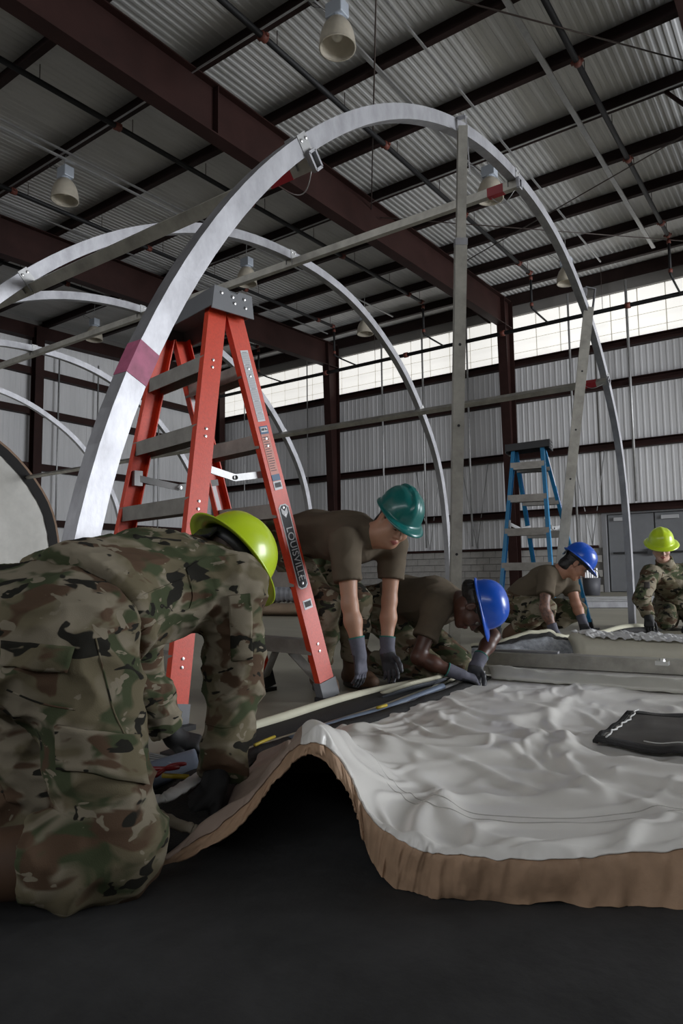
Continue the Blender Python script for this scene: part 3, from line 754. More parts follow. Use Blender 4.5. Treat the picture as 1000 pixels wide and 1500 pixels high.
m_blue = mat('blue_fibreglass', (0.012, 0.19, 0.40), 0.42, var=.1, vs=40)
m_blackcap = mat('black_moulded_plastic', (0.018, 0.018, 0.02), 0.45)
cL, cR = G(1.60, 6.30, 1.74), G(1.885, 6.17, 1.755)
T2, rails2, rp2 = stepladder('blue fibreglass stepladder with a black cap, behind the crouching person in blue',
                             cR, cL, {'A': G(1.78, 5.72), 'B': G(2.40, 6.62), 'C': G(1.31, 5.92), 'D': G(1.97, 6.83)},
                             m_blue, m_blackcap, m_step, web=.07, rear_steps=True, capw=.18, spread_z=.99)
T, F, d, s, q, r = rails2['B']
for z0, z1, m_, nm in ((1.62, 1.36, m_lwhite, 'instruction_label'), (1.36, 1.31, m_blue, 'rating_label'), (1.31, 1.06, mat('label_pale_blue', (.35, .42, .60), .5), 'brand_label')):
    a, b = T + d * ((z0 - T[2]) / d[2]) - q * .001, T + d * ((z1 - T[2]) / d[2]) - q * .001
    bm = NB(); add_prism(bm, [(-.022, 0), (.022, 0), (.022, -.001), (-.022, -.001)], a, b, s, q); l2 = obj(nm, bm, m_, r)
    if nm == 'brand_label':
        bm = NB(); n_ = 14
        for k in range(8):
            a2 = a + (b - a) * (.12 + .1 * k) - q * .0012; add_prism(bm, [(-.012, 0), (.012, -.004), (.014, .006), (-.010, .010)], a2, a2 - q * .0005, s, d)
        obj('brand_mark', bm, mat('logo_blue', (.02, .03, .30), .5), l2)
# ================================================================== fabric on the floor
def bicubic(ctrl, nu, nv):
    """ctrl[u][v] 3-D control points interpolated by Catmull-Rom both ways"""
    C = np.array(ctrl, float); rows = np.array([catmull(C[:, j], nu) for j in range(C.shape[1])])   # [v][nu]
    return np.array([catmull(rows[:, i], nv) for i in range(nu)])                                   # [nu][nv]
def Pz(px, py, z): return fl(px, py, z)
m_sheet = mat('white_coated_sheet', (0.80, 0.78, 0.74), 0.34, var=.05, vs=3, bump=.03, bs=40)
m_tanhem = mat('tan_canvas_hem', (0.40, 0.26, 0.165), 0.75, var=.14, vs=14, bump=.25, bs=30)
m_pinkish = m_sheet
m_cream = mat('cream_foam_edge', (0.55, 0.53, 0.41), 0.8, var=.08, vs=10)
m_bgrey = mat('blue_grey_pole', (0.16, 0.20, 0.27), 0.4, metal=.3)
m_floorshade = mat('painted_floor_shade', (0.030, 0.030, 0.0305), 0.8, var=.4, vs=5, bump=.3, bs=22)

# dark sheet painting the shade on the near floor and under the fold
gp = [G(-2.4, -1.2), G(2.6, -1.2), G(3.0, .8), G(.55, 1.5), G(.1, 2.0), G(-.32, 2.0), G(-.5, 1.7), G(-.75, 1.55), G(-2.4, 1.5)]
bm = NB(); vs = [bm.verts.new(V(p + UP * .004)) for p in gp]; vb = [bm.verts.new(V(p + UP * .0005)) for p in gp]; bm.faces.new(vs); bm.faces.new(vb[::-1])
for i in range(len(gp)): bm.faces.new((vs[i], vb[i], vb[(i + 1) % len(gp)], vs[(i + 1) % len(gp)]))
tag(obj('floor_shade', bm, m_floorshade), 'dark grey floor sheet spread under the near edge of the tan hem', 'floor sheet')  # added sheet that paints the floor shade, no real floor sheet

E0 = [(200, 1287, .006), (330, 1224, .07), (405, 1142, .16), (456, 1104, .215), (512, 1165, .14), (538, 1245, .05), (572, 1297, .008), (650, 1315, .006), (800, 1325, .006), (1000, 1330, .006), (1260, 1345, .006)]
E1 = [(228, 1268, .03), (352, 1186, .105), (416, 1112, .19), (458, 1087, .235), (503, 1120, .19), (536, 1188, .115), (588, 1232, .095), (660, 1252, .085), (800, 1258, .08), (1000, 1245, .085), (1270, 1250, .085)]
E1b = [(262, 1252, .03), (362, 1168, .10), (418, 1104, .18), (462, 1082, .225), (515, 1116, .175), (556, 1172, .105), (612, 1216, .085), (684, 1235, .07), (812, 1240, .068), (1000, 1228, .07), (1260, 1232, .07)]
E2 = [(300, 1232, .02), (368, 1148, .08), (418, 1106, .13), (470, 1084, .15), (550, 1100, .08), (620, 1135, .055), (690, 1152, .045), (770, 1160, .04), (860, 1160, .04), (1000, 1155, .04), (1240, 1165, .04)]
E3 = [(318, 1215, .015), (372, 1130, .05), (420, 1101, .06), (474, 1080, .075), (572, 1068, .03), (650, 1066, .025), (720, 1066, .025), (800, 1066, .025), (890, 1068, .025), (1000, 1072, .025), (1210, 1085, .025)]
E4 = [(335, 1195, .01), (378, 1114, .01), (424, 1094, .01), (480, 1076, .01), (590, 1046, .008), (672, 1014, .008), (735, 997, .010), (805, 998, .012), (885, 1003, .012), (1000, 1011, .012), (1180, 1025, .012)]
E5 = [(345, 1188, .004), (384, 1108, .004), (430, 1088, .004), (486, 1070, .004), (598, 1038, .004), (680, 1004, .004), (742, 976, .004), (812, 980, .004), (890, 984, .004), (1000, 990, .004), (1170, 1002, .004)]
ctrl = [[Pz(*E[i]) for E in (E0, E1, E1b, E2, E3, E4, E5)] for i in range(len(E0))]
ctrl.append([b_ + (b_ - a_) * 1.3 for a_, b_ in zip(ctrl[-2], ctrl[-1])])      # the panel goes on to the right of the view
for p_ in ctrl[-1]: p_[2] = max(p_[2], .004)
NU, NV = 528, 300
S = bicubic(ctrl, NU, NV)
# hem samples: first two bands are the tan hem
def ridged(p, s, seed): 
    v = mnoise.noise(Vector((p[0] * s + seed, p[1] * s, seed * 1.3))); return 1 - abs(v) * 2
hemv = int(round(NV * 1 / 6.0)) - 1
for i in range(NU):
    for j in range(NV):
        p = S[i, j]; f = min(1, max(0, (j - hemv) / 21.0)); far = min(1, max(0, (NV - 18 - j) / 90.0)) ** .7
        wx, wy = p[0] + .18 * mnoise.noise(Vector((p[0] * 2.1, p[1] * 2.1, 3.1))), p[1] + .18 * mnoise.noise(Vector((p[0] * 2.1, p[1] * 2.1, 9.1)))
        n1 = mnoise.noise(Vector((wx * 1.3 + 1, wy * 3.6, 1.3))); n2 = mnoise.noise(Vector((wx * 4.2 + 5, wy * 2.6, 6.5))); n3 = mnoise.noise(Vector((wx * 5.5, wy * 8.5, 2.2))); n4 = mnoise.noise(Vector((wx * 20.0, wy * 16.0, 7.7)))
        cr = lambda n, w: math.exp(-(n / w) ** 2)
        n5 = mnoise.noise(Vector((wx * 5.2 - wy * 4.6, (wx + wy) * 1.2, 4.4)))
        a = .014 + .024 * n1 + .014 * n2 + .014 * cr(n1, .11) + .012 * cr(n2, .10) + .014 * cr(n5, .10) + .008 * n5 + .007 * cr(n3, .11) + .003 * n3
        z = p[2] + f * far * (a - .016) + (1 - f) * .006 * fnoise(p, 18, 2)
        if f < 1:                                                   # folds run down the hem
            S[i, j] = S[i, j] - FWD * (1 - f) * (.012 * fnoise((i * .041, 0, j * .007), 1.6, 3))
        S[i, j, 2] = max(z, .005)
for _ in range(2):
    S[1:-1, hemv + 2:-1, 2] = (S[:-2, hemv + 2:-1, 2] + S[2:, hemv + 2:-1, 2] + S[1:-1, hemv + 1:-2, 2] + S[1:-1, hemv + 3:, 2]) / 4
tp = empty('tent_end_panel', Pz(700, 1320, 0), 'white tent end panel spread on the floor with a wide tan hem, corner lifted', 'tarpaulin')
def sheet_part(name, i0, i1, j0, j1, m, off=0.0, par=None, st=1):
    bm = NB(); add_sheet(bm, [[S[i, j] + UP * off for j in range(j0, j1, st)] for i in range(i0, i1, st)])
    o = obj(name, bm, m, par, True); md = o.modifiers.new('solid', 'SOLIDIFY'); md.thickness = .004; md.offset = 1; return o
sheet_part('hem', 0, NU, 0, hemv + 1, m_tanhem, 0, tp)
iL = int(NU * .238); sheet_part('panel', iL, NU, hemv, NV, m_sheet, 0, tp)
o = sheet_part('inner_facing', 0, iL + 1, hemv, NV, mat('pinkish_tan_facing', (.33, .25, .205), .7, var=.08, vs=12), 0, tp); o['label'] = 'pinkish tan inner facing'
# stitched seams across the white panel
for jj in (int(NV * .40), int(NV * .42)):
    pts = [S[i, jj] + UP * .004 for i in range(140, NU, 2)]; tube_obj('seam', pts, .0016, mat('seam_thread', (.42, .40, .37), .8), tp, 4)
# dark mesh window sewn into the panel
def surf_z(x, y):
    d = (S[:, hemv:, 0] - x) ** 2 + (S[:, hemv:, 1] - y) ** 2; k = np.unravel_index(np.argmin(d), d.shape); return S[k[0], k[1] + hemv, 2]
wq = [fl(868, 1094, .035), fl(918, 1040, .035), fl(1150, 1070, .035), fl(1130, 1150, .035)]
def quad_grid(q, nu, nv, lift=.006, bulge=0.0, inset=0.0):
    g = []
    for a in np.linspace(inset, 1 - inset, nu):
        row = []
        for b in np.linspace(inset, 1 - inset, nv):
            p = (q[0] * (1 - a) + q[1] * a) * (1 - b) + (q[3] * (1 - a) + q[2] * a) * b
            z = surf_z(p[0], p[1]) + lift + bulge * math.sin(math.pi * a) * math.sin(math.pi * b) * (1 + .5 * fnoise((p[0], p[1], 0), 7)) ; row.append(np.array([p[0], p[1], z]))
        g.append(row)
    g = np.array(g); zz = g[:, :, 2]
    for _ in range(10):
        q_ = np.pad(zz, 1, mode='edge'); zz[:, :] = (q_[:-2, 1:-1] + q_[2:, 1:-1] + q_[1:-1, :-2] + q_[1:-1, 2:]) / 4
    return g
wn = empty('window_flap', wq[0], 'dark mesh window flap with black webbing border on the white panel', 'window flap')
g = quad_grid(wq, 26, 40, .014, .012, .05)
bm = NB(); add_sheet(bm, g); obj('mesh_screen', bm, mat('dark_mesh_screen', (.065, .058, .052), .6, var=.2, vs=20), wn, True)
g = quad_grid(wq, 36, 60, .010)
for nm, (a0, a1, b0, b1) in {'near_border': (0, 36, 0, 3), 'left_border': (0, 4, 0, 60), 'far_border': (31, 36, 0, 60), 'right_border': (0, 36, 55, 60)}.items():
    bm = NB(); add_sheet(bm, g[a0:a1, b0:b1] + np.array([0, 0, .008])); o = obj('border_webbing', bm, m_blk, wn, True); md = o.modifiers.new('s', 'SOLIDIFY'); md.thickness = .004
pts = [g[i, 5] + UP * .016 for i in range(2, 35)]; tube_obj('white_cord', [p + np.array([.004 * math.sin(k * 1.9), .004 * math.cos(k * 1.3), 0]) for k, p in enumerate(pts)], .0028, mat('white_cord', (.6, .6, .58), .7), wn, 6)
pts = [g[4, j] + UP * .014 for j in range(18, 56)]; tube_obj('white_cord', pts, .002, MATS['white_cord'], wn, 6)

# layered strips along the far edge of the panel
def ribbon(name, pts, wd, m, par, up0=0.0, tilt=0.0, n=70, thick=.006, wav=0.0, seed=0.0):
    """strip lying along pts (3-D), width across the view direction, tilt raises its far edge"""
    P = catmull(pts, n); bm = NB(); g0, g1, g2 = [], [], []
    for i, p in enumerate(P):
        t = nrm(P[min(i + 1, n - 1)] - P[max(i - 1, 0)]); s = nrm(np.cross(UP, t)); s = s if s @ FWD > 0 else -s
        wv = wav * fnoise((i * .12 + seed, seed, 0), 1.0, 3); q = p + UP * (up0 + abs(wv))
        g0.append(q); g1.append(q + s * wd * .5 * math.cos(tilt) + UP * (wd * .5 * math.sin(tilt) + wv * .5)); g2.append(q + s * wd * math.cos(tilt) + UP * (wd * math.sin(tilt) - wv * .3))
    add_sheet(bm, [g0, g1, g2]); o = obj(name, bm, m, par, True); md = o.modifiers.new('s', 'SOLIDIFY'); md.thickness = thick; md.offset = 1; return o
sk = empty('skirt_strip', fl(500, 1040), 'cream and black padded tent skirt lying along the far edge of the panel', 'tent skirt')
cr = [fl(300, 1094, .025), fl(350, 1072, .025), (fl(420, 1049, .03)), fl(500, 1024, .03), fl(570, 1008, .025), fl(625, 997, .02)]
bm = NB(); add_tube(bm, catmull(cr, 50), [.019] * 45 + [.018, .017, .015, .013, .010], 12); obj('foam_edge', bm, m_cream, sk, True)
bk = [fl(318, 1120, .01), fl(360, 1103, .01), fl(430, 1080, .012), fl(500, 1057, .012), fl(570, 1034, .012), fl(630, 1010, .02), fl(680, 988, .03)]
ribbon('black_band', bk, .22, m_blk, sk, .0, .06, thick=.008)
ribbon('cream_band', [p - FWD * .02 + UP * .004 for p in bk], .035, m_cream, sk, .0, .1)
tri = [fl(560, 1022, .02), fl(600, 1008, .05), fl(632, 1000, .055), fl(648, 996, .06), fl(660, 994, .04)]
ribbon('raised_flap', tri, .10, mat('charcoal_fabric', (.04, .045, .055), .8, var=.3, vs=20), sk, 0, -.5, thick=.008)
tube_obj('flap_edge', catmull([p + FWD * .09 + UP * .0 for p in tri], 30), .012, m_cream, sk, 8)
tb = tag(tube_obj('tent_rod', catmull([fl(425, 1085, .022), fl(500, 1058, .022), fl(560, 1040, .022), fl(648, 1006, .03)], 30), .016, m_bgrey, None, 10), 'blue grey rod lying along the black tent skirt', 'rod')
ws = ribbon('white_webbing', [fl(405, 1094, .02), fl(470, 1072, .02), fl(540, 1050, .02), fl(610, 1030, .02), fl(660, 1008, .02), fl(715, 985, .02)], .035, mat('white_webbing', (.62, .62, .62), .7), None, 0, .2, wav=.006)
tag(ws, 'white webbing strip between the rod and the black edging', 'webbing')
bs = ribbon('black_edging', [fl(350, 1136, .03), fl(385, 1108, .02), fl(450, 1085, .02), fl(520, 1064, .02), fl(600, 1040, .02), fl(665, 1016, .02), fl(720, 992, .02)], .055, m_blk, None, 0, .25, wav=.008, seed=4)
tag(bs, 'crumpled black edging strip on the white panel', 'webbing')
yt = empty('yellow_ribbon', fl(400, 1080, .03), 'short yellow ribbon caught in the black skirt beside the soldier', 'ribbon'); o = tube_obj('ribbon', catmull([fl(372, 1092, .05), fl(385, 1086, .055), fl(402, 1079, .05)], 10), .005, mat('yellow_plastic', (.45, .33, .02), .5), yt, 6)
o = tube_obj('yellow_marker', [fl(552, 1037, .045), fl(566, 1033, .046)], .006, MATS['yellow_plastic'], None, 6); tag(o, 'small yellow marker tape on the blue grey rod', 'marker tape')

# heap under the foreground soldier: black lining, white tape, pouch, tools
bkp = empty('black_lining', fl(290, 1200), 'black lining fabric bunched between the soldier and the tan hem', 'fabric')
g = []
for a in np.linspace(0, 1, 30):
    row = []
    for b in np.linspace(0, 1, 30):
        p = (fl(205, 1262) * (1 - a) + fl(330, 1240) * a) * (1 - b) + (fl(215, 1130) * (1 - a) + fl(365, 1110) * a) * b
        row.append(np.array([p[0], p[1], .012 + .05 * math.sin(math.pi * a) * math.sin(math.pi * b) + .02 * abs(fnoise(p, 7)) * math.sin(math.pi * b)]))
    g.append(row)
bm = NB(); add_sheet(bm, g); o = obj('lining', bm, m_blk, bkp, True); o.modifiers.new('s', 'SOLIDIFY').thickness = .006
o = ribbon('white_tape', [fl(222, 1182, .075), fl(255, 1172, .085), fl(290, 1150, .08), fl(315, 1132, .07)], .03, MATS['white_webbing'], None, .0, .3, wav=.005); tag(o, 'white tape crossing the black lining beside the soldier hand', 'tape')
o = ribbon('tan_tape', [fl(222, 1200, .06), fl(262, 1218, .07), fl(300, 1226, .06), fl(335, 1215, .06)], .022, mat('beige_webbing', (.25, .22, .17), .8), None, .0, .4, wav=.006); tag(o, 'beige tape edge under the black lining by the tan hem', 'tape')
pc = empty('tool_pouch', fl(268, 1140, .05), 'blue grey tool pouch with tools lying under the soldier arms', 'pouch')
bm = NB(); gg = []
for a in np.linspace(0, 1, 12):
    gg.append([(fl(205, 1150, .07) * (1 - b) + fl(292, 1122, .07) * b) * (1 - a) + (fl(225, 1118, .06) * (1 - b) + fl(280, 1102, .06) * b) * a + UP * .025 * math.sin(math.pi * a) for b in np.linspace(0, 1, 12)])
add_sheet(bm, gg); o = obj('pouch_body', bm, mat('blue_grey_cloth', (.15, .18, .24), .7), pc, True); o.modifiers.new('s', 'SOLIDIFY').thickness = .03
pl_ = empty('pliers', fl(250, 1125, .1), 'red handled pliers lying on the tool pouch', 'pliers'); m_rh = mat('red_handle', (.35, .012, .02), .35)
for s0, s1, s2 in (((228, 1136), (250, 1122), (272, 1119)), ((222, 1126), (246, 1126), (262, 1124))):
    tube_obj('handle', catmull([fl(*s0, .10), fl(*s1, .105), fl(*s2, .10)], 10), [.0055] * 8 + [.005, .004], m_rh, pl_, 8)
bar_obj('jaw', fl(224, 1133, .10), fl(208, 1140, .10), .012, .008, m_galv, pl_)
o = tube_obj('screwdriver_handle', [fl(238, 1136, .085), fl(276, 1138, .085)], .006, MATS['yellow_plastic'], None, 8); o.name = 'marker_pen'; tag(o, 'yellow marker pen below the red pliers', 'pen')
rd = empty('pin_bundle', fl(235, 1108, .08), 'bundle of thin metal pins beside the tool pouch', 'pins')
for k in range(5): tube_obj('pin', [fl(205, 1100 + k * 4, .085), fl(250, 1110 + k * 2, .085)], .003, m_galv, rd, 5)

# bar lying across the panel, its clamp
bx0, bx1 = fl(716, 976), fl(1000, 991); dd = nrm(bx1 - bx0); bx1 = bx1 + dd * 1.2
cb = empty('floor_beam', bx0, 'long square aluminium beam lying across the white panel', 'beam')
bar_obj('beam', bx0 + UP * .052, bx1 + UP * .052, .09, .075, m_aludull, cb)
bar_obj('beam_lip', bx0 + UP * .096 + FWD * .03, bx0 + dd * .42 + UP * .096 + FWD * .03, .05, .012, m_alu, cb)
pc_ = fl(970, 974, .0895); bm = NB(); add_box(bm, V(pc_ - (.025, .03, .0)), V(pc_ + (.025, .03, .02))); o = obj('clamp', bm, m_bolt, cb); bm = NB(); add_lathe(bm, pc_ + (0, 0, .02), (0, 0, 1), [(.014, 0), (.014, .012), (0, .012)], 6); obj('clamp_nut', bm, m_bolt, o)
# pale folded flap in front of the bar
fo = []
for a in np.linspace(0, 1, 60):
    c = (fl(722, 1000) * (1 - a) + fl(1010, 1018) * a) if a < .9 else fl(722, 1000) * (1 - a) + fl(1010, 1018) * a
    c = fl(718, 998) + (fl(1010, 1022) - fl(718, 998)) * a * 1.5
    h = .05 + .012 * fnoise((a * 6, 0, 0), 1); row = []
    for b in np.linspace(0, 1, 14):
        th = math.pi * b; row.append(c + UP * (.02 + h * math.sin(th) ** .7 + .006 * fnoise((a * 20, b * 3, 1), 1)) + FWD * (.10 * (b - .2) * 1.6))
    fo.append(row)
bm = NB(); add_sheet(bm, fo); o = obj('folded_flap', bm, mat('pale_clear_vinyl', (.55, .54, .48), .3, var=.06, vs=8, bump=.2, bs=18), None, True); o.modifiers.new('s', 'SOLIDIFY').thickness = .004
tag(o, 'pale folded vinyl flap lying in front of the aluminium beam', 'vinyl flap')
# grey and black flap heap behind the bar, with cream edge
hp = empty('flap_heap', fl(790, 965), 'grey and black tent flap with cream edge heaped around the leaning pole foot', 'tent flap')
top = [(690, 948, .05), (728, 942, .10), (765, 930, .16), (800, 925, .19), (818, 931, .16), (838, 934, .13), (852, 936, .12)]
bot = [(690, 966, .0), (728, 968, .0), (765, 966, .0), (800, 964, .0), (818, 962, .0), (838, 960, .0), (852, 958, .0)]
dpt = [fl(*b)[0:2] for b in bot]
def back_at(px, py, ref, extra):      # same ground depth as ref plus a little
    dr = ref @ FWD + extra; return at(px, py, dr)
T_ = [back_at(t[0], t[1], fl(*b), .22) for t, b in zip(top, bot)]; B_ = [fl(*b) for b in bot]
g = []
for a in np.linspace(0, 1, 80):
    tt = catmull(T_, 80)[int(round(a * 79))]; bb_ = catmull(B_, 80)[int(round(a * 79))]
    g.append([bb_ * (1 - b) + tt * b + UP * (.02 * math.sin(math.pi * b) + .012 * fnoise((a * 9, b * 3, 0), 1)) - FWD * .03 * math.sin(math.pi * b) for b in np.linspace(0, 1, 16)])
g = np.array(g)
for nm, j0, j1, m_ in (('grey_face', 0, 11, mat('streaked_grey_vinyl', (.12, .13, .15), .5, var=.5, vs=22, c2=(.46, .48, .52))), ('black_band', 10, 15, m_blk)):
    bm = NB(); add_sheet(bm, g[:, j0:j1]); o = obj(nm, bm, m_, hp, True); o.modifiers.new('s', 'SOLIDIFY').thickness = .006
bm = NB(); add_tube(bm, [p + UP * .004 for p in g[:, 14]], .018, 8); obj('cream_edge', bm, m_cream, hp, True)
# second cream-edged loop further right
lp = empty('edge_loop', fl(900, 940), 'cream edged black strip curving behind the pale vinyl roll', 'tent edging')
cl = [at(862, 936, 5.6), at(885, 928, 5.9), at(910, 921, 6.1), at(935, 919, 6.2), at(955, 921, 6.3)]
for p in cl: p[2] = max(p[2], .03)
bm = NB(); add_tube(bm, catmull(cl, 30), .035, 10); obj('cream_tube', bm, m_cream, lp, True)
bm = NB(); add_tube(bm, catmull([p - FWD * .08 - UP * .02 for p in cl], 30), .03, 8); obj('black_strip', bm, m_blk, lp, True)
# pale vinyl roll with crumpled film
rl = empty('vinyl_roll', fl(920, 968), 'pale cream vinyl roll lying beyond the beam with clear film on it', 'vinyl roll')
ra, rb = fl(857, 966), fl(1000, 975); rb = rb + (rb - ra) * .8; g = []
for a in np.linspace(0, 1, 40):
    c = ra + (rb - ra) * a; row = []
    for b in np.linspace(0, 1, 18):
        th = math.pi * (b * 1.05 - .02); row.append(c + FWD * (.18 - .18 * math.cos(th)) + UP * max(0, .15 * math.sin(th) ** .6 if math.sin(th) > 0 else 0) + UP * .006 * fnoise((a * 8, b * 3, 0), 1))
    g.append(row)
bm = NB(); add_sheet(bm, g); bm.faces.new([v for v in bm.verts][:18]); obj('roll', bm, mat('cream_vinyl', (.66, .63, .52), .45, var=.06, vs=8), rl, True)
film = mat('clear_crumpled_film', (.66, .66, .66), .18, var=.05)
for nm, (x0, x1), sd in (('film', (.35, 1.0), 1.0), ('film', (.02, .4), 6.0)):
    f = []
    for a in np.linspace(x0, x1, 60):
        c = ra + (rb - ra) * a; f.append([c + FWD * (.02 + .34 * b) + UP * (.150 + .030 * abs(fnoise((a * 16 + sd, b * 4, sd), 1, 2)) - .12 * max(0, .15 - b)) for b in np.linspace(0, 1, 24)])
    bm = NB(); add_sheet(bm, f); obj(nm, bm, film, rl, False)
# tarp body between the bar and the roll
g = []
for a in np.linspace(0, 1, 60):
    row = []
    for b in np.linspace(0, 1, 24):
        p = (fl(735, 972) * (1 - a) + fl(1200, 1000) * a) * (1 - b) + (fl(800, 955) * (1 - a) + fl(1200, 955) * a) * b
        row.append(np.array([p[0], p[1], .012 + .03 * abs(fnoise(p, 4)) * math.sin(math.pi * b)]))
    g.append(row)
bm = NB(); add_sheet(bm, g); o = obj('wall_panel_cloth', bm, m_sheet, None, True); o.name = 'white_cloth'; tag(o, 'white tent cloth lying between the beam and the vinyl roll', 'cloth')

# background clutter
lum = empty('lumber_stack', fl(600, 882), 'stack of brown planks lying low in front of the block wall', 'lumber')
m_wood = mat('brown_plank', (.10, .055, .035), .7, var=.35, vs=8, stretch=(1, .15, 1))
la, lb_ = at(528, 872, 13.5), at(668, 870, 13.2); la[2] = lb_[2] = 0
dl = nrm(lb_ - la); nl = np.array([-dl[1], dl[0], 0])
for r_ in range(4):
    for c_ in range(3):
        j = RNG.uniform(-.2, .2); bm = NB(); add_bar(bm, la + dl * (j - .3) + nl * (c_ * .26) + UP * (.06 + r_ * .075), lb_ + dl * (j + .2) + nl * (c_ * .26) + UP * (.06 + r_ * .075), .24, .062); obj('plank', bm, m_wood, lum)
for k in range(3):
    c = la + (lb_ - la) * (.15 + .35 * k); bar_obj('bearer', c - nl * .1 + UP * .013, c + nl * .6 + UP * .013, .1, .025, m_wood, lum)
o = box_obj('paper', (0, 0, 0), (.28, .22, .004), m_lwhite); o.location = V(la + (lb_ - la) * .18 + UP * .33 + nl * -.05); tag(o, 'white paper sheet lying on the plank stack', 'paper')
gb = empty('grey_bundle', at(415, 886, 9.6), 'grey plastic wrapped bundle lying on the tan roll', 'bundle')
ga, gb_ = at(388, 876, 9.7), at(452, 878, 9.5); ga[2] = gb_[2] = .285; P = catmull([ga, (ga + gb_) / 2 + UP * .02, gb_], 30); bm = NB()
rings = []
for i, p in enumerate(P):
    t = nrm(P[min(i + 1, 29)] - P[max(i - 1, 0)]); s = nrm(np.cross(UP, t)); rr = .12 * (1 + .12 * math.sin(i * 2.1)) * (0.75 if i in (0, 29, 5, 6) else 1)
    rings.append([p + (s * math.cos(a) + np.cross(t, s) * math.sin(a)) * rr * (1 + .12 * fnoise((i * .5, a, 0), 1)) for a in np.linspace(0, 2 * math.pi, 17)])
add_sheet(bm, rings); obj('wrap', bm, mat('grey_film', (.30, .31, .34), .35, var=.15, vs=8), gb, True)
for i in (5, 6): pass
tr = empty('tan_roll', fl(415, 904), 'long tan fabric roll on the floor beyond the soldier', 'fabric roll')
ta, tb_ = at(330, 902, 9.9), at(480, 905, 9.3)
for p in (ta, tb_): p[2] = .085
bm = NB(); P = catmull([ta, (ta + tb_) / 2, tb_], 40); rings = []
for i, p in enumerate(P):
    t = nrm(P[min(i + 1, 39)] - P[max(i - 1, 0)]); s = nrm(np.cross(UP, t)); rings.append([p + s * math.cos(a) * .22 * (1 + .1 * fnoise((i * .2, a, 1), 1)) + UP * math.sin(a) * .085 for a in np.linspace(0, 2 * math.pi, 19)])
add_sheet(bm, rings); obj('roll', bm, mat('tan_roll_cloth', (.30, .22, .15), .8, var=.1), tr, True)
# galvanised panels and bucket near the door
ma, mb = fl(840, 890), fl(960, 890)
sp_ = empty('metal_sheet_stack', (ma + mb) / 2, 'stack of shiny metal channels lying on the floor by the grey door', 'metal channels')
for k in range(4):
    o_ = FWD * (.35 * k) + UP * (.05 + .012 * k); bar_obj('channel', ma - RGT * .9 + o_, mb + RGT * .8 + o_, .30, .085, m_alu if k == 0 else m_galv, sp_)
bk_ = at(867, 872, 15.6); bk_[2] = 0
bu = empty('tool_bucket', bk_, 'dark grey tool bucket with pockets by the grey door', 'bucket'); m_bk = mat('bucket_grey', (.07, .07, .08), .6)
bm = NB(); add_lathe(bm, bk_, (0, 0, 1), [(0, 0), (.17, 0), (.20, .40), (.185, .40), (.16, .02), (0, .02)], 20); obj('bucket_body', bm, m_bk, bu, True)
tube_obj('handle', [bk_ + RGT * .19 * math.cos(a) + UP * (.40 + .22 * math.sin(a)) for a in np.linspace(0, math.pi, 14)], .01, m_black, bu, 6)
for k in range(6): bar_obj('tool', bk_ + RGT * (-.12 + .05 * k) + UP * .2, bk_ + RGT * (-.13 + .052 * k) + UP * (.52 + .05 * (k % 3)), .03, .012, m_bolt if k % 2 else m_lwhite, bu, tuple(FWD))
